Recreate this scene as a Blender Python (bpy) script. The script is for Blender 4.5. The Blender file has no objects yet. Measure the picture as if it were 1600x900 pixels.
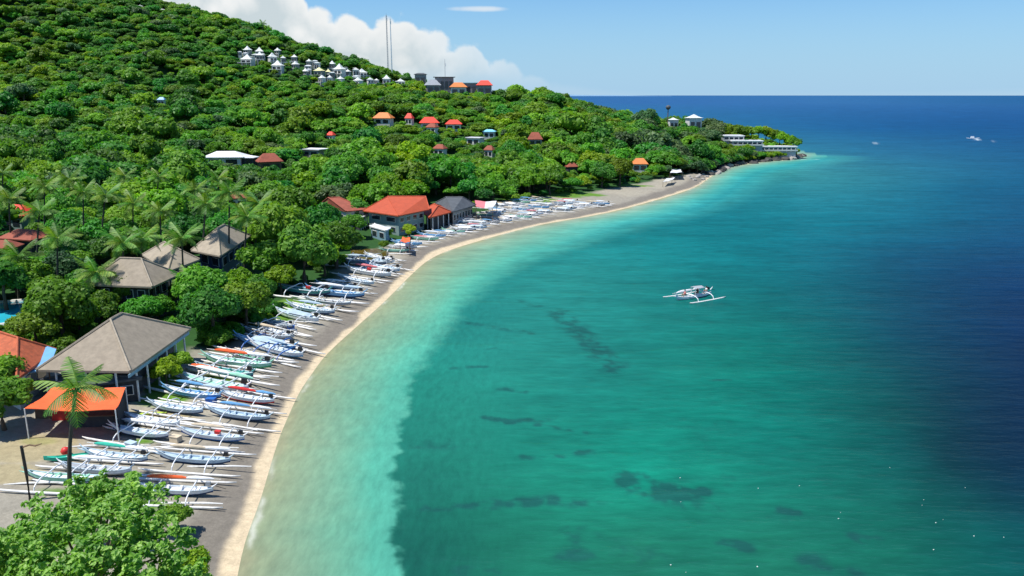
import bpy, bmesh, math, random
import numpy as np
from mathutils import Vector, Matrix
random.seed(7); rng = np.random.default_rng(7)
SC = bpy.context.scene; COL = SC.collection

# ---------------- camera, world, sun, exposure ----------------
CAM_H = 30.0; PITCH = math.radians(13.5); FPX = 1256.0
cam_data = bpy.data.cameras.new('camera'); cam = bpy.data.objects.new('camera', cam_data); COL.objects.link(cam)
cam_data.sensor_width = 36.0; cam_data.lens = 36.0 * FPX / 1600.0
cam_data.clip_start = 0.5; cam_data.clip_end = 80000
cam.location = (0, 0, CAM_H); cam.rotation_euler = (math.radians(90) - PITCH, 0, 0)
SC.camera = cam
SC.view_settings.view_transform = 'Standard'; SC.view_settings.look = 'None'
SC.view_settings.exposure = 0.35; SC.view_settings.gamma = 1.0
SC.render.engine = 'CYCLES'
SC.cycles.max_bounces = 6; SC.cycles.diffuse_bounces = 3; SC.cycles.transparent_max_bounces = 6

SUN_DIR = Vector((-0.36, -0.12, 0.90)).normalized()
SUN_EL = math.asin(SUN_DIR.z); SUN_AZ = math.atan2(SUN_DIR.x, SUN_DIR.y)
sun_data = bpy.data.lights.new('sun', 'SUN'); sun_data.energy = 4.8; sun_data.angle = math.radians(0.5)
sun_data.color = (1.0, 0.95, 0.87)
sun = bpy.data.objects.new('sun', sun_data); COL.objects.link(sun)
sun.rotation_euler = SUN_DIR.to_track_quat('Z', 'Y').to_euler(); sun.location = (-60, 0, 120)

class NT:
    """small helper for node graphs"""
    def __init__(s, tree): s.t = tree; tree.nodes.clear()
    def n(s, kind, **kw):
        nd = s.t.nodes.new(kind)
        for k, v in kw.items(): setattr(nd, k, v)
        return nd
    def put(s, sock, v):
        if v is None: return
        if hasattr(v, 'is_linked'): s.t.links.new(v, sock)
        else:
            if isinstance(v, (tuple, list)) and len(v) == 3 and sock.type == 'RGBA': v = (*v, 1)
            sock.default_value = v
    def m(s, op, a, b=None, c=None, clamp=False):
        nd = s.n('ShaderNodeMath', operation=op, use_clamp=clamp)
        for i, v in enumerate((a, b, c)): s.put(nd.inputs[i], v)
        return nd.outputs[0]
    def mix(s, f, a, b, blend='MIX'):
        nd = s.n('ShaderNodeMix', data_type='RGBA', blend_type=blend)
        s.put(nd.inputs[0], f); s.put(nd.inputs[6], a); s.put(nd.inputs[7], b)
        return nd.outputs[2]
    def noise(s, vec, scale, detail=4, rough=0.55, out=0, dim='3D'):
        nd = s.n('ShaderNodeTexNoise', noise_dimensions=dim)
        s.put(nd.inputs['Vector'], vec); nd.inputs['Scale'].default_value = scale
        nd.inputs['Detail'].default_value = detail; nd.inputs['Roughness'].default_value = rough
        return nd.outputs[out]
    def ramp(s, f, stops, interp='LINEAR'):
        nd = s.n('ShaderNodeValToRGB'); r = nd.color_ramp; r.interpolation = interp
        while len(r.elements) < len(stops): r.elements.new(0.5)
        for e, (p, c) in zip(r.elements, stops):
            e.position = p; e.color = (*c, 1) if len(c) == 3 else c
        s.put(nd.inputs[0], f); return nd.outputs[0]
    def mapr(s, v, a, b, c=0.0, d=1.0, smooth=False):
        nd = s.n('ShaderNodeMapRange'); nd.clamp = True
        if smooth: nd.interpolation_type = 'SMOOTHSTEP'
        for i, x in enumerate((v, a, b, c, d)): s.put(nd.inputs[i], x)
        return nd.outputs[0]

def px_dir(px, py):
    u = (px - 800) / FPX; v = (450 - py) / FPX
    return np.array([u, math.cos(PITCH) + v * math.sin(PITCH), -math.sin(PITCH) + v * math.cos(PITCH)])
def px_azel(px, py):
    d = px_dir(px, py); return math.degrees(math.atan2(d[0], d[1])), math.degrees(math.atan2(d[2], math.hypot(d[0], d[1])))

world = bpy.data.worlds.new('World'); SC.world = world; world.use_nodes = True
w = NT(world.node_tree)
sky = w.n('ShaderNodeTexSky', sky_type='NISHITA'); sky.sun_disc = False
sky.sun_elevation = SUN_EL; sky.sun_rotation = SUN_AZ
sky.air_density = 1.0; sky.dust_density = 0.3; sky.ozone_density = 2.2; sky.altitude = 0
geo = w.n('ShaderNodeTexCoord').outputs['Generated']
sep = w.n('ShaderNodeSeparateXYZ'); w.put(sep.inputs[0], geo)
az = w.m('MULTIPLY', w.m('ARCTAN2', sep.outputs[0], sep.outputs[1]), 180 / math.pi)
el = w.m('MULTIPLY', w.m('ARCSINE', sep.outputs[2]), 180 / math.pi)
cv = w.n('ShaderNodeFloatCurve'); curve = cv.mapping.curves[0]
pts = [(-170, 3), (-110, 9), (-60, 12)]
for p in [(60, -150), (300, -140), (430, -50), (475, -8), (500, 14), (520, 15), (545, 12), (575, 26), (592, 38), (612, 22), (640, 27), (662, 38), (690, 46), (705, 57), (722, 50), (742, 72), (768, 92), (800, 98), (840, 116), (900, 132)]:
    pts.append(px_azel(*p))
pts += [(12, 0.2), (40, 0.8), (80, 4), (120, 5), (170, 3)]
pts = [((a + 180) / 360, max(0.001, e / 40)) for a, e in pts]
while len(curve.points) < len(pts): curve.points.new(0.5, 0.5)
for q, (a, e) in zip(curve.points, pts): q.location = (a, e); q.handle_type = 'AUTO_CLAMPED'
cv.mapping.update()
w.put(cv.inputs['Value'], w.mapr(az, -180, 180))
bound = w.m('MULTIPLY', cv.outputs[0], 40)
nz1 = w.noise(geo, 34, 6, 0.6); nz2 = w.noise(geo, 9, 5, 0.55)
vor = w.n('ShaderNodeTexVoronoi'); w.put(vor.inputs['Vector'], geo); vor.inputs['Scale'].default_value = 42
edge = w.m('ADD', w.m('MULTIPLY', w.m('SUBTRACT', nz1, 0.5), 1.6), w.m('MULTIPLY', w.m('SUBTRACT', 0.45, vor.outputs['Distance']), 1.7))
edge = w.m('MULTIPLY', edge, w.mapr(bound, 0.6, 2.2, 0.0, 1.0))
dd = w.m('SUBTRACT', w.m('ADD', bound, edge), el)
mask = w.mapr(dd, -0.05, 0.55, smooth=True)
fade = w.mapr(az, -8.5, 2.5, 1.0, 0.30, smooth=True)
low = w.mapr(w.m('ADD', el, w.m('MULTIPLY', nz2, 1.5)), 0.9, 2.9, 0.35, 0.97, smooth=True)
mask = w.m('MULTIPLY', w.m('MULTIPLY', mask, fade), low)
# a single small flat wisp
wx, wy = px_azel(746, 14)
e1 = w.m('DIVIDE', w.m('SUBTRACT', az, wx), 2.0); e2 = w.m('DIVIDE', w.m('SUBTRACT', el, wy), 0.19)
wis = w.m('ADD', w.m('MULTIPLY', e1, e1), w.m('MULTIPLY', e2, e2))
wis = w.m('ADD', wis, w.m('MULTIPLY', w.m('SUBTRACT', nz1, 0.5), 1.2))
wmask = w.m('MULTIPLY', w.mapr(wis, 1.5, -0.3, smooth=True), 0.7)
mask = w.m('MAXIMUM', mask, wmask)
rim = w.mapr(dd, 0.2, 2.6, 0.0, 1.0, smooth=True)
shade = w.m('ADD', w.m('MULTIPLY', nz2, 0.45), w.m('ADD', w.m('MULTIPLY', w.noise(geo, 22, 5, 0.6), 0.45), w.m('MULTIPLY', w.m('SUBTRACT', 0.5, vor.outputs['Distance']), 0.28)))
ccol = w.mix(rim, (0.90, 0.91, 0.90), w.ramp(shade, [(0.38, (0.60, 0.68, 0.71)), (0.60, (0.90, 0.91, 0.90))]))
bg1 = w.n('ShaderNodeBackground'); skc = w.mix(1.0, sky.outputs[0], (0.60, 0.96, 1.30), 'MULTIPLY')
skc = w.mix(w.mapr(el, 9.0, -0.5, 0.0, 0.85, smooth=True), skc, (3.65, 5.8, 8.0))
w.put(bg1.inputs[0], skc); bg1.inputs[1].default_value = 0.084
bg2 = w.n('ShaderNodeBackground'); w.put(bg2.inputs[0], ccol); bg2.inputs[1].default_value = 0.79
mx = w.n('ShaderNodeMixShader'); w.put(mx.inputs[0], mask)
w.t.links.new(bg1.outputs[0], mx.inputs[1]); w.t.links.new(bg2.outputs[0], mx.inputs[2])
wo = w.n('ShaderNodeOutputWorld'); w.t.links.new(mx.outputs[0], wo.inputs[0])

# ---------------- generic helpers ----------------
def lin(c):
    return tuple(((x / 255) / 12.92 if x / 255 <= 0.04045 else ((x / 255 + 0.055) / 1.055) ** 2.4) for x in c)
def atz(px, py, z=0.0):
    d = px_dir(px, py); t = (z - CAM_H) / d[2]; return np.array([d[0] * t, d[1] * t, z])
def aty(px, py, Y):
    d = px_dir(px, py); t = Y / d[1]; return np.array([d[0] * t, Y, CAM_H + d[2] * t])
def proj(x, y, z):
    cy, sy = math.cos(PITCH), math.sin(PITCH); dz = z - CAM_H
    f = y * cy - dz * sy; up = y * sy + dz * cy
    return 800 + FPX * x / f, 450 - FPX * up / f, f
def tag(o, label=None, cat=None, group=None, kind=None):
    if label: o['label'] = label
    if cat: o['category'] = cat
    if group: o['group'] = group
    if kind: o['kind'] = kind
    return o
def empty(name, loc, rz=0.0, scale=1.0):
    o = bpy.data.objects.new(name, None); COL.objects.link(o); o.empty_display_size = 0.3
    o.location = loc; o.rotation_euler = (0, 0, rz); o.scale = (scale,) * 3; return o
def link(name, mesh, parent=None, loc=None, rot=None):
    o = bpy.data.objects.new(name, mesh); COL.objects.link(o)
    if parent: o.parent = parent
    if loc is not None: o.location = loc
    if rot is not None: o.rotation_euler = rot
    return o
def copy_tree(o, parent=None):
    c = o.copy(); COL.objects.link(c); c.parent = parent
    for ch in list(o.children): copy_tree(ch, c)
    return c
class MB:
    def __init__(s): s.v = []; s.f = []
    def quadpts(s, pts):
        b = len(s.v); s.v += [tuple(p) for p in pts]; s.f.append(tuple(range(b, b + len(pts))))
    def box(s, c, d, rz=0.0, taper=1.0):
        b = len(s.v); ca, sa = math.cos(rz), math.sin(rz)
        for z in (-1, 1):
            k = taper if z > 0 else 1
            for x, y in ((-1, -1), (1, -1), (1, 1), (-1, 1)):
                X, Y = x * d[0] / 2 * k, y * d[1] / 2 * k
                s.v.append((c[0] + X * ca - Y * sa, c[1] + X * sa + Y * ca, c[2] + z * d[2] / 2))
        s.f += [tuple(b + i for i in q) for q in ((3, 2, 1, 0), (4, 5, 6, 7), (0, 1, 5, 4), (1, 2, 6, 5), (2, 3, 7, 6), (3, 0, 4, 7))]
        return s
    def tube(s, path, rad, seg=6, caps=True):
        path = [Vector(p) for p in path]; n = len(path); b = len(s.v)
        rad = list(rad) if hasattr(rad, '__len__') else [rad] * n
        for i, p in enumerate(path):
            t = (path[min(i + 1, n - 1)] - path[max(i - 1, 0)]).normalized()
            a = t.cross(Vector((0, 0, 1)));
            if a.length < 1e-3: a = t.cross(Vector((0, 1, 0)))
            a.normalize(); c = t.cross(a)
            for k in range(seg):
                an = 2 * math.pi * k / seg
                s.v.append(tuple(p + (a * math.cos(an) + c * math.sin(an)) * rad[i]))
        for i in range(n - 1):
            for k in range(seg):
                k2 = (k + 1) % seg
                s.f.append((b + i * seg + k, b + i * seg + k2, b + (i + 1) * seg + k2, b + (i + 1) * seg + k))
        if caps:
            s.f.append(tuple(b + k for k in reversed(range(seg)))); s.f.append(tuple(b + (n - 1) * seg + k for k in range(seg)))
        return s
    def loft(s, rings, closed=True, caps=True):
        b = len(s.v); m = len(rings[0])
        for r in rings: s.v += [tuple(p) for p in r]
        for i in range(len(rings) - 1):
            for k in range(m if closed else m - 1):
                k2 = (k + 1) % m
                s.f.append((b + i * m + k, b + i * m + k2, b + (i + 1) * m + k2, b + (i + 1) * m + k))
        if closed and caps:
            s.f.append(tuple(b + k for k in reversed(range(m)))); s.f.append(tuple(b + (len(rings) - 1) * m + k for k in range(m)))
        return s
    def mesh(s, name, mat, smooth=False):
        me = bpy.data.meshes.new(name); me.from_pydata(s.v, [], s.f)
        bm = bmesh.new(); bm.from_mesh(me); bmesh.ops.recalc_face_normals(bm, faces=bm.faces); bm.to_mesh(me); bm.free()
        if mat: me.materials.append(mat)
        if smooth: me.shade_smooth()
        me.update(); return me
    def build(s, name, mat, parent=None, smooth=False, loc=None):
        return link(name, s.mesh(name, mat, smooth), parent, loc)

# ---------------- materials ----------------
MATS = {}
def paint(name, col, rough=0.5, var=0.12, scale=3.0, bump=0.0, spec=0.4, metal=0.0, stretch=None, dirt=None, dirt_amt=0.35):
    if name in MATS: return MATS[name]
    m = bpy.data.materials.new(name); m.use_nodes = True; g = NT(m.node_tree)
    co = g.n('ShaderNodeTexCoord').outputs['Object']
    if stretch:
        mp = g.n('ShaderNodeMapping'); mp.inputs['Scale'].default_value = stretch; g.put(mp.inputs[0], co); co = mp.outputs[0]
    nz = g.noise(co, scale, 5, 0.6)
    f = g.mapr(nz, 0.3, 0.7, 1 - var, 1 + var)
    hsv = g.n('ShaderNodeHueSaturation'); g.put(hsv.inputs['Value'], f); g.put(hsv.inputs['Color'], (*col, 1))
    c = hsv.outputs[0]
    if dirt:
        dn = g.noise(co, scale * 2.3, 6, 0.7)
        c = g.mix(g.mapr(dn, 0.48, 0.72, 0, dirt_amt), c, dirt)
    p = g.n('ShaderNodeBsdfPrincipled'); g.put(p.inputs['Base Color'], c)
    p.inputs['Roughness'].default_value = rough; p.inputs['Specular IOR Level'].default_value = spec; p.inputs['Metallic'].default_value = metal
    if bump:
        bp = g.n('ShaderNodeBump'); bp.inputs['Strength'].default_value = bump; bp.inputs['Distance'].default_value = 0.05
        g.put(bp.inputs['Height'], nz); g.t.links.new(bp.outputs[0], p.inputs['Normal'])
    o = g.n('ShaderNodeOutputMaterial'); g.t.links.new(p.outputs[0], o.inputs[0])
    MATS[name] = m; return m
def foliage(name, stops, transl=0.42, gloss=0.35, vary=True):
    m = bpy.data.materials.new(name); m.use_nodes = True; g = NT(m.node_tree)
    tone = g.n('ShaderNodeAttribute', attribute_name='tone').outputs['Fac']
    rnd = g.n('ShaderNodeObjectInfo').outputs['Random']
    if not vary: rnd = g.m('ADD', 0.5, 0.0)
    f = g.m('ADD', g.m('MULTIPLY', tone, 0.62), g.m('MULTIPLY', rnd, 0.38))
    c = g.ramp(f, stops)
    r2 = g.m('FRACT', g.m('MULTIPLY', rnd, 17.3))
    hs = g.n('ShaderNodeHueSaturation'); g.put(hs.inputs['Hue'], g.mapr(r2, 0, 1, 0.475, 0.53)); hs.inputs['Saturation'].default_value = 1.05
    g.put(hs.inputs['Value'], g.mapr(g.m('FRACT', g.m('MULTIPLY', rnd, 7.7)), 0, 1, 0.72, 1.3) if vary else 1.0); g.put(hs.inputs['Color'], c); c = hs.outputs[0]
    p = g.n('ShaderNodeBsdfPrincipled'); g.put(p.inputs['Base Color'], c); p.inputs['Roughness'].default_value = 0.55
    p.inputs['Specular IOR Level'].default_value = gloss
    tr = g.n('ShaderNodeBsdfTranslucent'); g.put(tr.inputs[0], g.mix(1.0, c, (1.25, 1.3, 0.6), 'MULTIPLY'))
    mx = g.n('ShaderNodeMixShader'); mx.inputs[0].default_value = transl
    g.t.links.new(p.outputs[0], mx.inputs[1]); g.t.links.new(tr.outputs[0], mx.inputs[2])
    o = g.n('ShaderNodeOutputMaterial'); g.t.links.new(mx.outputs[0], o.inputs[0]); return m
F_DEEP = foliage('deep green leaves', [(0.1, (0.036, 0.13, 0.024)), (0.5, (0.072, 0.225, 0.034)), (0.95, (0.155, 0.34, 0.042))])
F_MID = foliage('mid green leaves', [(0.1, (0.060, 0.165, 0.020)), (0.5, (0.125, 0.29, 0.032)), (0.95, (0.25, 0.43, 0.05))])
F_LIME = foliage('light yellow green leaves', [(0.1, (0.08, 0.18, 0.012)), (0.5, (0.20, 0.35, 0.025)), (0.95, (0.38, 0.50, 0.055))])
F_GREY = foliage('grey green leaves', [(0.1, (0.04, 0.10, 0.04)), (0.5, (0.09, 0.18, 0.065)), (0.95, (0.20, 0.30, 0.13))])
F_PALM = foliage('palm leaflets', [(0.1, (0.03, 0.12, 0.012)), (0.5, (0.085, 0.22, 0.025)), (0.95, (0.22, 0.34, 0.05))], 0.3, 0.5)
BARK = paint('bark', (0.10, 0.075, 0.05), 0.9, 0.3, 2.0, 0.4)
PALMBARK = paint('palm bark', (0.055, 0.055, 0.045), 0.9, 0.25, 3.0, 0.4, stretch=(1, 1, 4))
WHITE = paint('white boat paint', (0.78, 0.80, 0.82), 0.35, 0.05, 1.5, dirt=(0.45, 0.42, 0.36), dirt_amt=0.3)
OFFW = paint('weathered white poles', (0.72, 0.72, 0.70), 0.5, 0.08, 1.2, dirt=(0.38, 0.33, 0.26), dirt_amt=0.45)
PALE = paint('pale blue paint', (0.45, 0.58, 0.68), 0.4, 0.1, 1.5, dirt=(0.3, 0.3, 0.28))
SKYB = paint('sky blue paint', (0.14, 0.36, 0.62), 0.4, 0.1, 1.5, dirt=(0.3, 0.3, 0.28))
NAVY = paint('navy paint', (0.02, 0.05, 0.14), 0.35, 0.15, 1.5)
BLUE = paint('blue paint', (0.03, 0.13, 0.42), 0.35, 0.15, 1.5)
TEAL = paint('teal paint', (0.06, 0.30, 0.30), 0.4, 0.12, 1.5)
MINT = paint('mint green paint', (0.30, 0.60, 0.45), 0.4, 0.12, 1.5)
GRNP = paint('green paint', (0.04, 0.32, 0.14), 0.4, 0.12, 1.5)
GREYP = paint('grey paint', (0.34, 0.37, 0.40), 0.5, 0.12, 1.5, dirt=(0.2, 0.18, 0.15))
REDP = paint('red paint', (0.60, 0.035, 0.03), 0.45, 0.12, 1.5)
ORNG = paint('orange cloth', (0.78, 0.125, 0.03), 0.7, 0.1, 2.5)
BEIGE = paint('beige cloth', (0.60, 0.50, 0.36), 0.8, 0.12, 2.5)
BLACKP = paint('black plastic', (0.02, 0.02, 0.022), 0.4, 0.2, 4)
WOOD = paint('brown wood', (0.16, 0.10, 0.06), 0.8, 0.25, 2.0, 0.3)
CREAM = paint('cream paint', (0.70, 0.64, 0.45), 0.5, 0.1, 1.5)
# ---------------- shape of the land ----------------
SHORE_PX = [(370, 905), (383, 847), (407, 780), (427, 713), (438, 680), (452, 647), (468, 613), (488, 583), (513, 551), (560, 508), (602, 470), (645, 427),
            (672, 405), (705, 390), (760, 373), (800, 362), (850, 350), (950, 332), (1030, 311), (1085, 293), (1108, 278), (1128, 266), (1150, 259), (1200, 252), (1238, 249), (1254, 243)]
EDGE_PX = [(618, 905), (611, 850), (617, 800), (609, 745), (618, 690), (626, 640), (634, 600), (655, 560), (690, 512), (725, 465),
           (765, 432), (830, 400), (900, 378), (980, 352), (1060, 335), (1120, 312), (1150, 292), (1185, 270), (1240, 259), (1300, 246)]
shore = np.array([atz(*p)[:2] for p in SHORE_PX]); edgeE = np.array([atz(*p)[:2] for p in EDGE_PX])
def smooth_line(P, k=4):
    out = []
    n = len(P)
    for i in range(n - 1):
        p0, p1, p2, p3 = P[max(i - 1, 0)], P[i], P[i + 1], P[min(i + 2, n - 1)]
        for j in range(k):
            t = j / k
            out.append(0.5 * (2 * p1 + (p2 - p0) * t + (2 * p0 - 5 * p1 + 4 * p2 - p3) * t * t + (3 * p1 - p0 - 3 * p2 + p3) * t ** 3))
    out.append(P[-1]); return np.array(out)
shore_s = np.vstack([[(-11, -80), (-14, 20)], smooth_line(shore, 3)])
edge_s = np.vstack([[(-4, -80), (-6, 20)], smooth_line(edgeE, 3)])
tip = shore_s[-1]
back = np.array([(tip[0] + 1, tip[1] + 14), (tip[0] - 10, tip[1] + 40), (95, 470), (50, 520), (0, 570), (-60, 700), (-300, 950), (-900, 1100), (-900, -80)])
LAND = np.vstack([shore_s, back])
tipE = edge_s[-1]
BANK = np.vstack([edge_s, [(tipE[0], tipE[1] + 40), (110, 500), (60, 540), (10, 590), (-50, 720), (-300, 990), (-950, 1150), (-950, -80)]])
def seg_dist(X, Y, P):
    d = np.full(X.shape, 1e9)
    for (ax, ay), (bx, by) in zip(P[:-1], P[1:]):
        vx, vy = bx - ax, by - ay; L = vx * vx + vy * vy + 1e-9
        t = np.clip(((X - ax) * vx + (Y - ay) * vy) / L, 0, 1)
        d = np.minimum(d, np.hypot(X - ax - t * vx, Y - ay - t * vy))
    return d
def inside(X, Y, P):
    c = np.zeros(X.shape, bool); n = len(P)
    for i in range(n):
        (ax, ay), (bx, by) = P[i], P[(i + 1) % n]
        if ay == by: continue
        m = ((ay > Y) != (by > Y)) & (X < (bx - ax) * (Y - ay) / (by - ay) + ax)
        c ^= m
    return c
def land_d(X, Y):      # metres inland (negative at sea)
    X = np.asarray(X, float); Y = np.asarray(Y, float)
    P = np.vstack([LAND, LAND[:1]])
    return np.where(inside(X, Y, LAND), 1, -1) * seg_dist(X, Y, P)
CTRL = [(-30, 40, 1.6), (-100, 40, 2.2), (-220, 60, 5), (-40, 100, 1.8), (-80, 100, 2.3), (-140, 120, 4), (-240, 150, 8), (-40, 150, 2.0), (-80, 160, 3),
        (-130, 180, 5), (-30, 190, 2.2), (-60, 210, 3), (0, 215, 2.5), (30, 245, 2.5), (60, 285, 2.5), (-400, 60, 18), (-500, 250, 50), (-60, 10, 2), (-150, 0, 3),
        (-700, 500, 110), (-600, 800, 90), (-200, 700, 50), (120, 402, 5)]
for px, py, Y, can in [(0, 232, 245, 5), (250, 232, 250, 5), (450, 232, 255, 5), (0, 165, 320, 6), (250, 172, 320, 6), (500, 190, 320, 6), (650, 225, 300, 6), (750, 235, 290, 6),
        (850, 245, 290, 6), (0, 70, 400, 6), (250, 85, 400, 6), (400, 118, 400, 5), (550, 140, 395, 5), (650, 158, 380, 6), (750, 178, 365, 6), (850, 195, 350, 6),
        (950, 215, 345, 6), (1050, 222, 345, 7), (1110, 222, 365, 7), (-300, 60, 400, 6),
        (-300, -200, 480, 6), (0, -65, 480, 6), (240, 0, 480, 6), (300, 14, 480, 5), (400, 42, 475, 5), (500, 76, 470, 5), (600, 106, 462, 5), (680, 132, 452, 4), (760, 146, 435, 5),
        (870, 151, 425, 6), (930, 168, 418, 6), (1000, 184, 410, 6), (1090, 192, 402, 6), (1140, 212, 398, 5), (1200, 224, 394, 4)]:
    q = aty(px, py, Y); CTRL.append((q[0], q[1], q[2] - can))
for px, Y, z in [(0, 600, 95), (300, 580, 70), (500, 560, 45), (620, 550, 26), (760, 530, 12), (870, 500, 9), (1000, 470, 6)]:
    CTRL.append(((px - 800) / FPX * Y * 1.0, Y, z))
CTRL = np.array(CTRL)
def tps_fit(P, V):
    n = len(P); D = np.hypot(P[:, None, 0] - P[None, :, 0], P[:, None, 1] - P[None, :, 1])
    K = np.where(D > 0, D * D * np.log(np.maximum(D, 1e-9)), 0) + np.eye(n) * 0.05
    A = np.zeros((n + 3, n + 3)); A[:n, :n] = K; A[:n, n] = 1; A[:n, n + 1:] = P; A[n, :n] = 1; A[n + 1:, :n] = P.T
    return np.linalg.solve(A, np.concatenate([V, np.zeros((3,) + V.shape[1:])]))
_P = CTRL[:, :2] / 100; _W = tps_fit(_P, CTRL[:, 2])
def tps(X, Y):
    x, y = np.asarray(X, float) / 100, np.asarray(Y, float) / 100
    out = _W[-3] + _W[-2] * x + _W[-1] * y
    for (a, b), wt in zip(_P, _W[:-3]):
        r2 = (x - a) ** 2 + (y - b) ** 2
        out = out + wt * 0.5 * r2 * np.log(np.maximum(r2, 1e-12))
    return out
def sst(a, b, x):
    t = np.clip((x - a) / (b - a), 0, 1); return t * t * (3 - 2 * t)
def raw_height(X, Y):
    d = land_d(X, Y); h = np.maximum(tps(X, Y), 1.3)
    beach = np.where(d < 0, d * 0.12, np.where(d < 7, d * 0.13, 0.91 + (d - 7) * 0.025)); beach = np.clip(beach, -4, 1.7)
    wdt = np.where((Y > 300) & (X > 80), 12.0, 34.0); st = np.where((Y > 300) & (X > 80), 0.0, 12.0)
    k = sst(st, st + wdt, d)
    hill = np.sin(X * 0.05 + 1.3) * np.cos(Y * 0.043) * 1.6 * sst(220, 300, Y) * (h > 8)
    return beach * (1 - k) + (h + hill) * k
GX0, GX1, GY0, GY1, GS = -700, 230, -80, 760, 2.0
_gx = np.arange(GX0, GX1 + GS, GS); _gy = np.arange(GY0, GY1 + GS, GS)
_HG = raw_height(*np.meshgrid(_gx, _gy)); _DG = land_d(*np.meshgrid(_gx, _gy))
def _bil(G, X, Y):
    fx = np.clip((np.asarray(X, float) - GX0) / GS, 0, len(_gx) - 1.001); fy = np.clip((np.asarray(Y, float) - GY0) / GS, 0, len(_gy) - 1.001)
    i = fx.astype(int); j = fy.astype(int); a = fx - i; b = fy - j
    return (G[j, i] * (1 - a) + G[j, i + 1] * a) * (1 - b) + (G[j + 1, i] * (1 - a) + G[j + 1, i + 1] * a) * b
def hgt(x, y): return _bil(_HG, x, y)
def dland(x, y): return _bil(_DG, x, y)
def ray_ground(px, py, up=0.0):
    d = px_dir(px, py); t = np.arange(40, 900, 1.0)
    z = CAM_H + d[2] * t; hz = np.maximum(hgt(d[0] * t, d[1] * t), 0) + up
    k = np.argmax(z < hz)
    if not (z < hz).any(): k = int(np.argmin(z - hz))
    t0 = t[max(k - 1, 0)]
    tt = np.linspace(t0, t[k], 12); z = CAM_H + d[2] * tt; hz = np.maximum(hgt(d[0] * tt, d[1] * tt), 0) + up
    kk = np.argmax(z < hz) if (z < hz).any() else 11
    return np.array([d[0] * tt[kk], d[1] * tt[kk], float(hgt(d[0] * tt[kk], d[1] * tt[kk]))])

def fan_mesh(name, az0, az1, naz, rr):
    A = np.linspace(math.radians(az0), math.radians(az1), naz); R = np.asarray(rr)
    AA, RR = np.meshgrid(A, R); X = np.sin(AA) * RR; Y = np.cos(AA) * RR
    return X, Y
def grid_to_mesh(name, X, Y, Z, col=None, keep=None):
    nr, nc = X.shape; idx = np.arange(nr * nc).reshape(nr, nc)
    Q = np.stack([idx[:-1, :-1], idx[:-1, 1:], idx[1:, 1:], idx[1:, :-1]], -1).reshape(-1, 4)[:, ::-1]
    if keep is not None:
        kf = keep.ravel(); Q = Q[kf[Q].any(1)]
    used = np.zeros(nr * nc, bool); used[Q.ravel()] = True; remap = np.cumsum(used) - 1
    V = np.stack([X.ravel(), Y.ravel(), Z.ravel()], -1)[used]; Q = remap[Q]
    me = bpy.data.meshes.new(name); me.vertices.add(len(V)); me.vertices.foreach_set('co', V.astype(np.float32).ravel())
    me.loops.add(Q.size); me.loops.foreach_set('vertex_index', Q.astype(np.int32).ravel())
    me.polygons.add(len(Q)); me.polygons.foreach_set('loop_start', np.arange(0, Q.size, 4, dtype=np.int32))
    me.update(calc_edges=True); me.validate()
    if col is not None:
        a = me.color_attributes.new('tint', 'FLOAT_COLOR', 'POINT')
        C = np.ones((len(V), 4), np.float32); C[:, :3] = col.reshape(-1, 3)[used]; a.data.foreach_set('color', C.ravel())
    me.shade_smooth(); return me
def vnoise(X, Y, s, seed=0):
    """smooth value noise 0..1"""
    r = np.random.default_rng(seed); T = r.random((256, 256))
    x = X / s + 1000.3; y = Y / s + 1000.7; i = np.floor(x).astype(int); j = np.floor(y).astype(int)
    a = x - i; b = y - j; a = a * a * (3 - 2 * a); b = b * b * (3 - 2 * b)
    g = lambda p, q: T[p % 256, q % 256]
    return (g(i, j) * (1 - a) + g(i + 1, j) * a) * (1 - b) + (g(i, j + 1) * (1 - a) + g(i + 1, j + 1) * a) * b
def fbm(X, Y, s, seed=0, o=4):
    out = 0; amp = 0.5; tot = 0
    for k in range(o): out = out + amp * vnoise(X, Y, s / 2 ** k, seed + k); tot += amp; amp *= 0.55
    return out / tot
def mixc(a, b, t): return a * (1 - t[..., None]) + b * t[..., None]

# ---- ground sheet ----
rr = np.concatenate([np.linspace(14, 44, 60), np.geomspace(44.3, 420, 620), np.linspace(422, 1000, 120)])
X, Y = fan_mesh('g', -62, 24, 620, rr)
D = dland(X, Y); near = np.abs(D) < 8
Dn = D.copy(); Dn[near] = land_d(X[near], Y[near])
Z = hgt(X, Y); Z = np.where(near, np.where(Dn < 0, Dn * 0.12, np.where(Dn < 7, Dn * 0.13, 0.91)), Z)
n1 = fbm(X, Y, 6, 1); n2 = fbm(X, Y, 1.6, 5); n3 = fbm(X, Y, 14, 9)
C3 = lambda c: np.array(lin(c)) * 0.86
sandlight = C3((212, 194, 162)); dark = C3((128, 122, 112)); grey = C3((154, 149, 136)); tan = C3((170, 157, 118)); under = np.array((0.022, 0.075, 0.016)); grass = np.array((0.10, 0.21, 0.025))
col = np.zeros(X.shape + (3,)) + grey
col = mixc(col, C3((165, 159, 143)), sst(0.45, 0.65, n3))
col = mixc(col, C3((150, 142, 128)), sst(0.5, 0.75, n2) * 0.6)
far = sst(150, 200, Y)
wd = Dn + (n1 - 0.5) * 1.5
lim1 = 1.0 + 0.8 * np.exp(-((Y - 160) / 16) ** 2) - far * 0.2; lim2 = 4.3 + (n3 - 0.5) * 3.5 + far * 0.4
col = mixc(col, dark, 1 - sst(lim2 - 1.2, lim2 + 1.0, wd))
col = mixc(col, sandlight, 1 - sst(lim1 - 0.35, lim1 + 0.35, wd))
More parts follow.
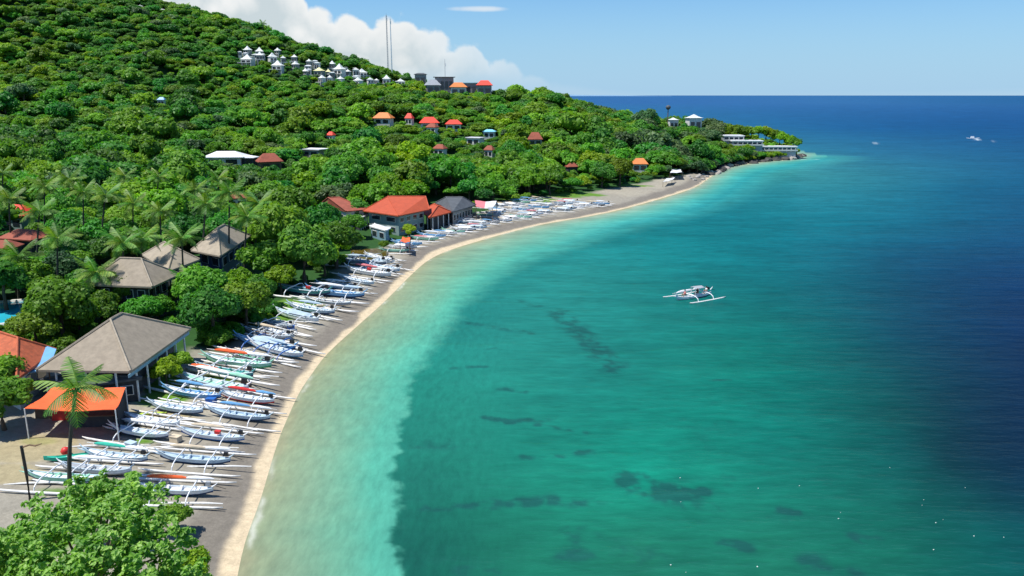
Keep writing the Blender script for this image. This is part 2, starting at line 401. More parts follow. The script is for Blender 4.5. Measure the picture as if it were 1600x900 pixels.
# vegetation / forest floor line
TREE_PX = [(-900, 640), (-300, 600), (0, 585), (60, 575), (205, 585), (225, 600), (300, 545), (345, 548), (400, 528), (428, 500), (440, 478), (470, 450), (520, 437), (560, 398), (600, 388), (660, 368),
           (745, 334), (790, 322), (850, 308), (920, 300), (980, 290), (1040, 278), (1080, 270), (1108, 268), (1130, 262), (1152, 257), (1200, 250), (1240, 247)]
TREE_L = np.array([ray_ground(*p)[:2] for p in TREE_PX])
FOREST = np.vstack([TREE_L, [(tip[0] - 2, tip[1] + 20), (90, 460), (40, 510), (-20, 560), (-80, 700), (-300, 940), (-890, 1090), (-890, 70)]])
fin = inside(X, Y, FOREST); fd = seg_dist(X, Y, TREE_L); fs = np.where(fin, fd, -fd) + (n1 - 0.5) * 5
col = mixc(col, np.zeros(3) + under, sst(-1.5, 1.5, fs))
gp = np.zeros(X.shape)
for px, py, rx, ry, s in [(440, 487, 5, 3.5, 1), (470, 475, 4, 3, 1), (420, 500, 3, 3, 1), (262, 600, 3.2, 3.0, .9), (255, 625, 3, 2.2, .8), (310, 600, 2.5, 2, .9), (30, 860, 3, 2.6, 1), (5, 880, 3, 3, 1), (120, 770, 4, 1, .6), (60, 690, 2, 1, .6), (355, 590, 2.5, 1.4, .9), (225, 790, 2, 1, .8), (300, 870, 1.6, 2, .9),
                          (830, 312, 9, 4, .9), (900, 303, 9, 4, 1), (880, 305, 6, 5, .9), (225, 690, 2, .8, .5), (990, 290, 8, 3, .7)]:
    q = ray_ground(px, py); gp = np.maximum(gp, s * np.exp(-(((X - q[0]) / rx) ** 2 + ((Y - q[1]) / ry) ** 2)))
gp = sst(0.25, 0.5, gp * (0.55 + 0.9 * n2))
grass_mask = gp * (Dn > 6)
col = mixc(col, np.zeros(3) + grass, grass_mask)
tp = np.zeros(X.shape)
for px, py, rx, ry in [(35, 705, 4.5, 2.6), (80, 690, 3, 2), (10, 740, 3, 2), (240, 650, 4, 1.5)]:
    q = ray_ground(px, py); tp = np.maximum(tp, np.exp(-(((X - q[0]) / rx) ** 2 + ((Y - q[1]) / ry) ** 2)))
col = mixc(col, tan, sst(0.3, 0.6, tp * (0.6 + 0.8 * n2)) * 0.75)
clearing = lambda x, y: fbm(np.asarray(x, float), np.asarray(y, float), 46, 21, 3)
hillgrass = sst(0.64, 0.68, clearing(X, Y)) * (Y > 230)

gm = grid_to_mesh('ground', X, Y, Z, col, keep=(Dn > -14))
m = bpy.data.materials.new('ground'); m.use_nodes = True; g = NT(m.node_tree)
tc = g.n('ShaderNodeTexCoord').outputs['Object']; at = g.n('ShaderNodeAttribute', attribute_name='tint').outputs['Color']
nA = g.noise(tc, 1.3, 8, 0.7); nB = g.noise(tc, 7.0, 4, 0.7)
hs = g.n('ShaderNodeHueSaturation'); g.put(hs.inputs['Color'], at); g.put(hs.inputs['Value'], g.m('MULTIPLY', g.mapr(nA, 0.3, 0.7, 0.78, 1.18), g.mapr(nB, 0.3, 0.7, 0.86, 1.12)))
p = g.n('ShaderNodeBsdfPrincipled'); g.put(p.inputs['Base Color'], hs.outputs[0]); p.inputs['Roughness'].default_value = 0.92; p.inputs['Specular IOR Level'].default_value = 0.2
bp = g.n('ShaderNodeBump'); bp.inputs['Strength'].default_value = 0.6; bp.inputs['Distance'].default_value = 0.08; g.put(bp.inputs['Height'], g.m('ADD', nA, g.m('MULTIPLY', nB, 0.4)))
g.t.links.new(bp.outputs[0], p.inputs['Normal']); o = g.n('ShaderNodeOutputMaterial'); g.t.links.new(p.outputs[0], o.inputs[0])
gm.materials.append(m); tag(link('ground', gm), kind='structure')

# ---- sea ----
rr = np.concatenate([np.linspace(16, 44, 50), np.geomspace(44.2, 420, 640), np.geomspace(424, 60000, 150)])
X, Y = fan_mesh('s', -62, 50, 800, rr)
dl = -land_d(X, Y); inb = inside(X, Y, BANK); dE = seg_dist(X, Y, edge_s); sE = np.where(inb, -dE, dE)
TK = 0.64
tints = [(640, 885, 0.0070, 0.0893, 0.0532), (650, 740, 0.0115, 0.1337, 0.0853), (700, 650, 0.0131, 0.1720, 0.1134), (650, 605, 0.0144, 0.1811, 0.1226), (800, 700, 0.0074, 0.1480, 0.0949), (800, 850, 0.0078, 0.1209, 0.0665), (900, 600, 0.0064, 0.1285, 0.0939), (1000, 600, 0.0047, 0.1228, 0.0874), (1000, 750, 0.0042, 0.1682, 0.1033), (1000, 850, 0.0082, 0.1234, 0.0674), (1200, 850, 0.0072, 0.1183, 0.0668), (1400, 860, 0.0039, 0.0834, 0.0503), (1200, 700, 0.0025, 0.1131, 0.0776), (1200, 560, 0.0015, 0.1081, 0.0800), (1200, 480, 0.0019, 0.0879, 0.0806), (1400, 700, 0.0015, 0.0523, 0.0430), (1400, 650, 0.0015, 0.0408, 0.0345), (1560, 870, 0.0015, 0.0615, 0.0484), (1480, 720, 0.0015, 0.0224, 0.0231), (1550, 600, 0.0015, 0.0154, 0.0321), (1590, 760, 0.0015, 0.0199, 0.0295), (1400, 520, 0.0015, 0.0350, 0.0510), (1550, 440, 0.0015, 0.0242, 0.0663), (1300, 350, 0.0015, 0.1048, 0.1334), (1500, 300, 0.0015, 0.0680, 0.1220), (1200, 300, 0.0106, 0.1362, 0.1535), (1240, 270, 0.0200, 0.1545, 0.1596), (1200, 400, 0.0019, 0.1011, 0.1142), (900, 430, 0.0119, 0.1609, 0.1391), (1000, 380, 0.0048, 0.1343, 0.1318), (1100, 335, 0.0049, 0.1190, 0.1315), (800, 490, 0.0121, 0.1617, 0.1296), (1350, 240, 0.0095, 0.0926, 0.1549), (1400, 400, 0.0015, 0.0505, 0.0871), (1500, 200, 0.0015, 0.0505, 0.1442), (1320, 200, 0.0032, 0.0634, 0.1631), (1000, 160, 0.0147, 0.0772, 0.2102), (1590, 158, 0.0044, 0.0609, 0.1615), (1300, 160, 0.0167, 0.0875, 0.2136), (1150, 560, 0.0026, 0.1145, 0.0812)]
def wc(x, y):
    r = np.hypot(x, y); return np.stack([np.arctan2(x, y) * 2.2, np.log(r)], -1)
TP = np.array([wc(*atz(a_, b_)[:2]) for a_, b_, *_ in tints]); TV = np.array([t_[2:] for t_ in tints])
def tri_fit(P, V):
    D = np.hypot(P[:, None, 0] - P[None, :, 0], P[:, None, 1] - P[None, :, 1]); n = len(P)
    A = np.zeros((n + 1, n + 1)); A[:n, :n] = -D - np.eye(n) * 0.02; A[:n, n] = 1; A[n, :n] = 1
    return np.linalg.solve(A, np.vstack([V, np.zeros((1, 3))]))
TW = tri_fit(TP, TV); Wc = wc(X, Y); Wc[..., 0] = np.clip(Wc[..., 0], -1.2, 1.55); Wc[..., 1] = np.clip(Wc[..., 1], math.log(48), math.log(4000))
deep = np.zeros(X.shape + (3,)) + TW[-1]
for k in range(len(TP)): deep += -np.hypot(Wc[..., 0] - TP[k, 0], Wc[..., 1] - TP[k, 1])[..., None] * TW[k]
deep = np.clip(deep, 0.0015, 1)
n1 = fbm(X, Y, 5, 31); n2 = fbm(X, Y, 1.6, 35); n3 = fbm(X, Y, 18, 39); n4 = fbm(X, Y, 45, 44)
deep *= (0.9 + 0.2 * n3)[..., None]
s = dl / (dl + dE + 1e-6)
L = lambda c: np.array(lin(c)) * TK * 0.93
fars = sst(110, 230, Y)
stops = [(0.0, (176, 178, 138), (180, 184, 156)), (0.08, (164, 178, 138), (160, 186, 164)), (0.35, (144, 182, 146), (118, 188, 168)), (0.62, (122, 188, 154), (84, 186, 174)), (0.86, (98, 192, 162), (66, 180, 176)), (1.0, (92, 188, 160), (56, 172, 172))]
sh = np.zeros(X.shape + (3,)) + L(stops[0][1])
sn = np.clip(s + (n1 - 0.5) * 0.12 + (n2 - .5) * 0.05, 0, 1)
for (a, ca, fa), (b, cb, fb) in zip(stops[:-1], stops[1:]):
    tgt = mixc(L(cb), L(fb), fars)
    sh = mixc(sh, tgt, np.clip((sn - a) / (b - a), 0, 1))
wobble = (n1 - 0.5) * 1.8 + (n2 - 0.5) * 1.8
wid = 0.12 + np.clip(Y - 55, 0, 25) * 0.006 + np.clip(Y - 78, 0, 400) * 0.045
k = sst(-wid, wid * 1.6 + 0.4, sE + wobble)
k = np.where(inb, np.minimum(k, 1), np.maximum(k, 0.0))
deepE = deep * mixc(np.ones(3), np.array([.78, .88, .88]), np.exp(-((sE - 2.5) / 4.5) ** 2) * (1 - fars))
col = mixc(sh, deepE, k)
# dark sea-grass and rock beds under the water
bed = np.zeros(X.shape)
def streak(a, b, wd, s):
    global bed
    p, q = atz(*a)[:2], atz(*b)[:2]
    bed = np.maximum(bed, s * np.exp(-(seg_dist(X, Y, np.array([p, q])) / wd) ** 2))
for a, b, wd, s_ in [((640, 797), (760, 788), 0.7, .95), ((760, 788), (862, 783), 1.0, .9), ((880, 790), (960, 782), .8, .6), ((985, 755), (1070, 780), 1.9, .95), ((1075, 766), (1098, 769), .7, 1.5), ((875, 488), (965, 575), 2.0, .9), ((880, 495), (930, 540), 2.2, .8),
                     ((760, 652), (800, 660), .6, 1), ((800, 658), (870, 655), .6, 1), ((840, 664), (915, 676), .5, .9), ((820, 714), (880, 714), .6, .85), ((898, 708), (926, 706), .55, 1.2), ((785, 608), (820, 612), .9, .8),
                     ((700, 575), (760, 573), .7, .5), ((750, 545), (800, 545), .8, .5), ((690, 525), (735, 530), .8, .5), ((730, 505), (830, 520), 1.2, .6), ((780, 465), (840, 478), 1.2, .5), ((1225, 798), (1245, 800), .6, 1.3), ((1130, 848), (1170, 856), .7, 1), ((1340, 840), (1370, 845), .8, 1), ((1270, 880), (1330, 893), 1, .9),
                     ((900, 830), (1010, 870), 2.0, .5), ((720, 893), (780, 895), .8, .7), ((1110, 594), (1142, 594), .3, .9), ((880, 868), (1000, 862), 1.0, .6), ((640, 700), (720, 690), 1.5, .4)]: streak(a, b, wd, s_)
n5 = fbm(X, Y, 0.9, 61, 3); bed = bed * (0.22 + 2.0 * np.clip(n2 * 1.2 + n1 * .5 + n5 * 1.2 - 1.05, 0, 1)) + 0.45 * sst(0.56, 0.72, n2 * .6 + n1 * .4) * sst(3, 9, sE) * (1 - sst(70, 105, Y)) * sst(0.4, .6, n3)
bedc = np.array(lin((30, 84, 78))) * TK
col = mixc(col, bedc, sst(0.15, 1.2, bed) * 0.72 * sst(0, 1.5, sE))
# foam and clear wash at the sand
edge_n = dl + (n2 - .5) * 0.7
foam = np.exp(-((edge_n - 0.25) / 0.22) ** 2) * sst(0.45, 0.7, n1) * 0.4
col = mixc(col, np.array((0.72, 0.72, 0.66)), foam)
for (a, b, wd, s_) in [((1512, 217), (1530, 218), 1.0, .7), ((1530, 218), (1560, 222), 1.2, .25), ((1342, 221), (1370, 224), 1.2, .35), ((1254, 249), (1275, 249), 1.2, .5)]:
    p_, q_ = atz(*a)[:2], atz(*b)[:2]
    f_ = s_ * np.exp(-(seg_dist(X, Y, np.array([p_, q_])) / wd) ** 2) * sst(.3, .6, n2)
    col = mixc(col, np.array((0.62, 0.70, 0.72)), f_)
sm = grid_to_mesh('sea', X, Y, np.zeros(X.shape), col, keep=(dl > -3) | (Y > 600))
m = bpy.data.materials.new('sea water'); m.use_nodes = True; g = NT(m.node_tree)
tc = g.n('ShaderNodeTexCoord').outputs['Object']; at = g.n('ShaderNodeAttribute', attribute_name='tint').outputs['Color']
mp = g.n('ShaderNodeMapping'); mp.inputs['Scale'].default_value = (0.32, 1.0, 1.0); mp.inputs['Rotation'].default_value = (0, 0, math.radians(8)); g.put(mp.inputs[0], tc)
mp2 = g.n('ShaderNodeMapping'); mp2.inputs['Scale'].default_value = (1.5, 0.45, 1.0); mp2.inputs['Rotation'].default_value = (0, 0, math.radians(6)); g.put(mp2.inputs[0], tc)
sx = g.n('ShaderNodeSeparateXYZ'); g.put(sx.inputs[0], tc)
mk = g.m('MULTIPLY', g.mapr(sx.outputs[1], 100, 150, 1.0, 0.0, smooth=True), g.mapr(sx.outputs[0], 4, -6, 0.0, 1.0, smooth=True))
a1 = g.m('ADD', g.m('MULTIPLY', g.noise(mp.outputs[0], 1.1, 4, 0.6), g.m('SUBTRACT', 1.0, mk)), g.m('MULTIPLY', g.noise(mp2.outputs[0], 1.0, 5, 0.65), mk))
a1b = g.m('SUBTRACT', 1.0, g.m('MULTIPLY', mk, .75)); a2 = g.m('ADD', 0.5, g.m('MULTIPLY', g.m('SUBTRACT', g.noise(mp.outputs[0], 0.22, 5, 0.65), 0.5), a1b)); a3 = g.noise(mp.outputs[0], 0.045, 5, 0.6)
val = g.m('MULTIPLY', g.mapr(a1, 0.3, 0.7, 0.84, 1.16), g.m('MULTIPLY', g.mapr(a2, 0.3, 0.7, 0.82, 1.18), g.mapr(a3, 0.3, 0.7, 0.90, 1.10)))  # ripple reflections painted into the water colour as brightness noise
hs = g.n('ShaderNodeHueSaturation'); g.put(hs.inputs['Color'], at); g.put(hs.inputs['Value'], val)
bp = g.n('ShaderNodeBump'); bp.inputs['Strength'].default_value = 0.6; bp.inputs['Distance'].default_value = 0.5
g.put(bp.inputs['Height'], g.m('ADD', g.m('MULTIPLY', a1, 0.35), g.m('ADD', g.m('MULTIPLY', a2, 1.5), g.m('MULTIPLY', a3, 3.0))))
df = g.n('ShaderNodeBsdfDiffuse'); g.put(df.inputs[0], hs.outputs[0])
gl = g.n('ShaderNodeBsdfGlossy'); gl.inputs['Roughness'].default_value = 0.14; gl.inputs['Color'].default_value = (0.9, 0.95, 1, 1); g.t.links.new(bp.outputs[0], gl.inputs['Normal'])
fr = g.n('ShaderNodeFresnel'); fr.inputs['IOR'].default_value = 1.33; g.t.links.new(bp.outputs[0], fr.inputs['Normal'])
ms = g.n('ShaderNodeMixShader'); g.put(ms.inputs[0], g.m('MINIMUM', g.m('MULTIPLY', fr.outputs[0], 0.22), 0.07)); g.t.links.new(df.outputs[0], ms.inputs[1]); g.t.links.new(gl.outputs[0], ms.inputs[2])
o = g.n('ShaderNodeOutputMaterial'); g.t.links.new(ms.outputs[0], o.inputs[0])
sm.materials.append(m); tag(link('sea', sm), kind='structure')
# ---------------- buildings ----------------
BLD = []
KC = []        # picture regions that nearer trees must leave open: x0, y0, x1, y1, distance
SHINGLE = paint('grey brown shingles', (0.28, 0.238, 0.18), 0.9, 0.16, 1.2, 0.7, dirt=(0.20, 0.17, 0.13), dirt_amt=0.5)
SHINGLE2 = paint('pale grey brown shingles', (0.32, 0.275, 0.21), 0.9, 0.16, 1.2, 0.7, dirt=(0.22, 0.19, 0.14), dirt_amt=0.5)
TERRA = paint('terracotta tiles', (0.42, 0.10, 0.04), 0.8, 0.25, 1.5, 0.6, dirt=(0.16, 0.06, 0.03), dirt_amt=0.6)
REDROOF = paint('orange red roof', (0.43, 0.075, 0.028), 0.7, 0.14, 1.0, 0.4, dirt=(0.30, 0.08, 0.04), dirt_amt=0.4)
BRIGHTRED = paint('bright red roof', (0.72, 0.055, 0.03), 0.6, 0.12, 1.0, 0.3)
BROWNRED = paint('brown red roof', (0.28, 0.075, 0.045), 0.8, 0.2, 1.0, 0.5)
SLATE = paint('dark grey roof', (0.085, 0.095, 0.105), 0.7, 0.2, 1.0, 0.4)
WHITEROOF = paint('white metal roof', (0.72, 0.74, 0.75), 0.5, 0.08, 1.0, dirt=(0.45, 0.43, 0.4))
CYANROOF = paint('cyan metal roof', (0.22, 0.58, 0.70), 0.5, 0.08, 1.0)
ORROOF = paint('orange roof', (0.62, 0.20, 0.05), 0.6, 0.12, 1.0)
CONC = paint('weathered concrete', (0.30, 0.29, 0.28), 0.9, 0.15, 0.8, 0.3, dirt=(0.14, 0.13, 0.12))
PLASTER = paint('white plaster', (0.66, 0.65, 0.61), 0.8, 0.08, 0.8, dirt=(0.4, 0.38, 0.34))
TEALWALL = paint('faded teal wall', (0.22, 0.31, 0.30), 0.8, 0.15, 0.8, dirt=(0.12, 0.13, 0.12))
BLUEWALL = paint('faded blue wall', (0.20, 0.34, 0.42), 0.7, 0.15, 0.8, dirt=(0.12, 0.14, 0.16))
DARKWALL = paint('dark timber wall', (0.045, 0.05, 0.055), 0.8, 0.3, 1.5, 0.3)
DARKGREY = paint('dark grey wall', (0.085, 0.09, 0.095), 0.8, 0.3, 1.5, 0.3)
ORWALL = paint('orange painted wall', (0.50, 0.20, 0.14), 0.8, 0.15, 1.5)
GLASS = paint('dark window glass', (0.02, 0.03, 0.04), 0.08, 0.2, 1.0, spec=0.6)

def ridge_roof(C4, ze, zr, inset, th=0.22, ends=None):
    """hipped roof on corners B,L,F,R; returns mesh builder, ridge ends"""
    B, Lc, F, R = [np.array(c[:2]) for c in C4]
    if np.linalg.norm(F - R) >= np.linalg.norm(F - Lc): m1, m2 = (Lc + F) / 2, (B + R) / 2; order = 0
    else: m1, m2 = (F + R) / 2, (Lc + B) / 2; order = 1
    r1 = m1 + (m2 - m1) * inset; r2 = m2 + (m1 - m2) * inset
    if ends is not None: order = 0; r1, r2 = np.array(ends[0][:2]), np.array(ends[1][:2])
    b = MB(); P = lambda p, z: (p[0], p[1], z)
    for dz in (0, -th):
        k = len(b.v); b.v += [P(B, ze + dz), P(Lc, ze + dz), P(F, ze + dz), P(R, ze + dz), P(r1, zr + dz), P(r2, zr + dz)]
        if order == 0: fs = [(1, 2, 4), (3, 0, 5), (2, 3, 5, 4), (0, 1, 4, 5)]
        else: fs = [(2, 3, 4), (0, 1, 5), (1, 2, 4, 5), (3, 0, 5, 4)]
        b.f += [tuple(k + i for i in f) for f in fs]
    for i in range(4):
        j = (i + 1) % 4; b.f.append((i, j, 6 + j, 6 + i))
    hips = [(Lc, r1), (F, r1), (B, r2), (R, r2)] if order == 0 else [(F, r1), (R, r1), (Lc, r2), (B, r2)]
    return b, r1, r2, hips
def wall_windows(parent, p0, p1, z0, z1, n, wm=0.55, off=0.04, door=False):
    p0 = np.array(p0[:2]); p1 = np.array(p1[:2]); d = p1 - p0; Lw = np.linalg.norm(d); d = d / Lw; rz = math.atan2(d[1], d[0]); seg = Lw / n
    for i in range(n):
        c = p0 + d * (i + 0.5) * seg; w_ = seg * wm; h_ = (z1 - z0)
        f = MB().box((c[0], c[1], (z0 + z1) / 2), (w_ + 0.16, 0.14, h_ + 0.16), rz).build('window', PLASTER, parent)
        MB().box((c[0], c[1], (z0 + z1) / 2), (w_, 0.2, h_), rz).build('pane', GLASS, f)
def house(name, label, cat, Lp, Fp, Rp, eave, rise, roofm, wallm, inset=0.25, over=0.7, storeys=1, wins=(2, 3), posts=0, group=None, cap=None, zg=None, clear=True, ridge=None, capr=0.13):
    zg0 = 1.5 if zg is None else zg
    if zg is None:
        for _ in range(3): q = atz(*Fp, z=zg0 + eave); zg0 = float(hgt(q[0], q[1]))
    ze = zg0 + eave
    Lc, F, R = atz(*Lp, z=ze), atz(*Fp, z=ze), atz(*Rp, z=ze); B = Lc + R - F
    cen = (Lc + R) / 2; root = empty(name, (cen[0], cen[1], zg0)); tag(root, label, cat, group)
    BLD.append((cen[0], cen[1], max(np.linalg.norm((Lc - R)[:2]), np.linalg.norm((F - B)[:2])) * .5)); sub = lambda c: (c[0] - cen[0], c[1] - cen[1])
    c4 = [sub(c) for c in (B, Lc, F, R)]
    b, r1, r2, hips = ridge_roof(c4, eave, eave + rise, inset, ends=None if ridge is None else [sub(atz(*q_, z=ze + rise)) for q_ in ridge]); rf = b.build('roof', roofm, root)
    cm = cap or roofm
    for a, r in hips:
        MB().tube([(a[0], a[1], eave + 0.03), (r[0], r[1], eave + rise + 0.05)], capr, 5).build('ridge_cap', cm, rf)
    MB().tube([(r1[0], r1[1], eave + rise + 0.05), (r2[0], r2[1], eave + rise + 0.05)], capr, 5).build('ridge_cap', cm, rf)
    w4 = []
    for c in c4:
        v = np.array(c); l = np.linalg.norm(v); w4.append(v * (1 - over * 1.4 / l))
    zt = eave - 0.1
    wb = MB(); wb.loft([[(c[0], c[1], z) for c in w4] for z in (-0.6, zt)])
    wl = wb.build('wall', wallm, root)
    Bw, Lw, Fw, Rw = w4
    sh = (zt - 0.3) / storeys
    for s_ in range(storeys):
        z0 = s_ * sh + sh * 0.38; z1 = s_ * sh + sh * 0.82
        if wins[0]: wall_windows(root, Lw, Fw, z0, z1, wins[0])
        if wins[1]: wall_windows(root, Fw, Rw, z0, z1, wins[1])
    if posts:
        for (a, c, n) in ((c4[1], c4[2], max(2, posts // 2)), (c4[2], c4[3], posts)):
            a = np.array(a) * 0.95; c = np.array(c) * 0.95
            for i in range(n):
                p_ = a + (c - a) * (i + 0.5) / n
                MB().tube([(p_[0], p_[1], -0.4), (p_[0], p_[1], eave - 0.05)], 0.11, 6).build('post', OFFW, root)
    if clear:
        ps = [proj(c[0] + cen[0], c[1] + cen[1], zg0 + z) for c in c4 for z in (eave,)] + [proj(r[0] + cen[0], r[1] + cen[1], ze + rise) for r in (r1, r2)]
        KC.append((min(p_[0] for p_ in ps), min(p_[1] for p_ in ps), max(p_[0] for p_ in ps), max(p_[1] for p_ in ps) + clear * 1.0, cen[1] - 2))
    return root

# near pavilions with grey-brown hipped roofs
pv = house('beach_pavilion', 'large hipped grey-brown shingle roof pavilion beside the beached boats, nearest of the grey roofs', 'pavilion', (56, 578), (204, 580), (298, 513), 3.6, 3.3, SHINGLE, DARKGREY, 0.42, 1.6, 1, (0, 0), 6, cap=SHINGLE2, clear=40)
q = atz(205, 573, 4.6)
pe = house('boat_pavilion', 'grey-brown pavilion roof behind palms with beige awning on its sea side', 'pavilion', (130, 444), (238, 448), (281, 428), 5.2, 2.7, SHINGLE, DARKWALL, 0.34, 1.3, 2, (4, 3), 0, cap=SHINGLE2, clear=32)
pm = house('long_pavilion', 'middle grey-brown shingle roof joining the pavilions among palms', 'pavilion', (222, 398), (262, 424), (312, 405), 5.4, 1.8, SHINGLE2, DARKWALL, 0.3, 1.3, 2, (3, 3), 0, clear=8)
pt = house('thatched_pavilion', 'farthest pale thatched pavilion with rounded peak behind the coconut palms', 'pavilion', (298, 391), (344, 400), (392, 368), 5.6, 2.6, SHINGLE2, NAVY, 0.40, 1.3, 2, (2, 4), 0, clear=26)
# blue fascia boards along the near pavilion and its blue lean-to
for (a, b_) in (((204, 580), (298, 513)),):
    p0, p1 = atz(*a, z=1.5 + 3.35), atz(*b_, z=1.5 + 3.35)
    bb = MB(); rl = np.array(pv.location)
    d = (p1 - p0); rz = math.atan2(d[1], d[0]); c = (p0 + p1) / 2
    bb.box((c[0] - rl[0] - 0.25, c[1] - rl[1], 3.22), (np.linalg.norm(d[:2]), 0.08, 0.32), rz); bb.build('fascia', BLUEWALL, pv)
lt = empty('lean_to', (0, 0, 0)); tag(lt, 'blue sheet lean-to between the terracotta roof and the near grey pavilion', 'lean-to')
pa, pb, pc = atz(25, 584, 4.3), atz(88, 545, 5.4), atz(76, 577, 4.6)
c = (pa + pb + pc) / 3; lt.location = (c[0], c[1], float(hgt(c[0], c[1])))
bb = MB(); tri = [tuple(np.array(x) - np.array(lt.location)) for x in (pa, pc, pb)]; back_ = tuple(np.array(tri[2]) + np.array((-3.5, 2, 0.1)))
top = [tri[0], tri[1], tri[2], back_]; bb.loft([[(x, y, z - .12) for x, y, z in top], top]); bb.build('sheet', SKYB, lt)
for x, y, z in tri[:2]: MB().tube([(x, y, -0.5), (x, y, z - .1)], 0.07, 6).build('post', WOOD, lt)
# beige awning on the second pavilion
aw = MB(); P = [atz(236, 476, 3.6), atz(274, 462, 3.6), atz(276, 452, 4.5), atz(235, 464, 4.5)]; rl = np.array(pe.location)
P = [tuple(x - rl) for x in P]; aw.loft([[(x, y, z - .06) for x, y, z in P], P]); aw.build('awning', BEIGE, pe)
KC.append((230, 448, 280, 480, 100))

# houses at the middle of the bay
h1 = house('beach_house', 'large two-storey beach house with hipped orange-red roof and teal walls', 'house', (567, 329), (623, 337), (671, 327), 4.5, 2.2, REDROOF, TEALWALL, 0.24, 0.9, 2, (2, 4), 0, clear=36, ridge=((606, 307), (665, 307)))
rl = np.array(h1.location)
h2 = house('beach_house', 'low red roof shelter between the teal house and the dark grey boathouse', 'house', (657, 330), (671, 340), (706, 331), 3.1, 1.5, REDROOF, DARKWALL, 0.3, 0.9, 1, (0, 0), 4, clear=22)
h3 = house('boathouse', 'long dark grey hipped roof boathouse with low walls on the beach', 'boathouse', (680, 317), (707, 331), (744, 320), 3.3, 2.0, SLATE, CONC, 0.25, 0.7, 1, (0, 7), 0, clear=18, ridge=((697, 308), (723, 308)))
h4 = house('beach_house', 'dull red hipped roof behind trees left of the two-storey teal house', 'house', (500, 319), (541, 330), (574, 327), 4.0, 2.0, BROWNRED, PLASTER, 0.3, 0.8, 1, (2, 2), 0, clear=2, ridge=((513, 309), (529, 308)))
h5 = house('annex', 'small blue-grey annex with flat white roof beside the teal house', 'annex', (577, 353), (603, 360), (611, 356), 2.5, 0.15, WHITEROOF, BLUEWALL, 0.3, 0.3, 1, (2, 0), 0, clear=24)
h6 = house('awning_hut', 'flat white awning roof left of the teal two-storey house', 'hut', (532, 334), (562, 341), (576, 335), 2.8, 0.3, WHITEROOF, DARKWALL, 0.3, 0.5, 1, (0, 0), 4, clear=4)
# pink and white tarpaulin shelter
def shelter(name, label, cat, corners, zt, mats, sag=0.35, legm=WOOD, zg=None):
    P = [atz(px, py, zt) for px, py in corners]; c = sum(P) / 4; z0 = float(hgt(c[0], c[1])) if zg is None else zg
    root = empty(name, (c[0], c[1], z0)); tag(root, label, cat)
    P = [p_ - np.array([c[0], c[1], z0]) for p_ in P]; n = 8; k = len(mats)
    for mi, mt in enumerate(mats):
        bb = MB(); a0, a1 = mi / k, (mi + 1) / k; G_ = []
        for lay in (0, -0.05):
            for i in range(n + 1):
                for j in range(n + 1):
                    u = a0 + (a1 - a0) * i / n; v = j / n
                    q = P[0] * (1 - u) * (1 - v) + P[1] * u * (1 - v) + P[2] * u * v + P[3] * (1 - u) * v
                    q = q + np.array([0, 0, lay - sag * math.sin(math.pi * u) * 0.5 - sag * 0.6 * math.sin(math.pi * v) + 0.06 * math.sin(9 * u + 7 * v)])
                    bb.v.append(tuple(q))
        N = (n + 1) ** 2
        for lay in (0, N):
            for i in range(n):
                for j in range(n): a = lay + i * (n + 1) + j; bb.f.append((a, a + 1, a + n + 2, a + n + 1))
        rim_ = [i * (n + 1) for i in range(n + 1)] + [n * (n + 1) + j for j in range(1, n + 1)] + [i * (n + 1) + n for i in range(n - 1, -1, -1)] + [j for j in range(n - 1, 0, -1)]
        for a, b2 in zip(rim_, rim_[1:] + rim_[:1]): bb.f.append((a, b2, b2 + N, a + N))
        bb.build('canopy', mt, root)
    for q in P: MB().tube([(q[0], q[1], -0.4), (q[0], q[1], q[2] - 0.02)], 0.06, 6).build('pole', legm, root)
    ps = [p_ for p_ in corners]; KC.append((min(p_[0] for p_ in ps), min(p_[1] for p_ in ps), max(p_[0] for p_ in ps), max(p_[1] for p_ in ps) + 12, c[1] - 2))
    return root
PINK = paint('faded pink cloth', (0.62, 0.18, 0.20), 0.8, 0.12, 2)
shelter('tarp_shelter', 'pink and white tarpaulin shelter right of the dark grey boathouse', 'shelter', [(742, 313), (776, 314), (770, 324), (744, 323)], 4.6, [PINK, WHITEROOF])
tn = shelter('market_tent', 'orange canopy tent behind the coconut palm near the boats', 'tent', [(38, 638), (80, 605), (196, 605), (180, 640)][0:1] + [(180, 640), (196, 605), (82, 605)], 4.1, [ORNG], 0.3, OFFW)
SHADE_DARK = paint('dark cloth', (0.018, 0.02, 0.026), .9, .2, 2)  # near-black panels added to stand for the shade under the canopy
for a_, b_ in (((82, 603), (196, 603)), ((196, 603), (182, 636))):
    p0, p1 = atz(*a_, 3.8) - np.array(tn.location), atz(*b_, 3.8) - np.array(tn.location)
    MB().loft([[(p0[0], p0[1], -.1), (p1[0], p1[1], -.1), (p1[0], p1[1] + .05, -.1), (p0[0], p0[1] + .05, -.1)], [(p0[0], p0[1], p0[2] - .15), (p1[0], p1[1], p1[2] - .15), (p1[0], p1[1] + .05, p1[2] - .15), (p0[0], p0[1] + .05, p0[2] - .15)]]).build('shade_panel', SHADE_DARK, tn)
KC.append((30, 600, 205, 690, 76))
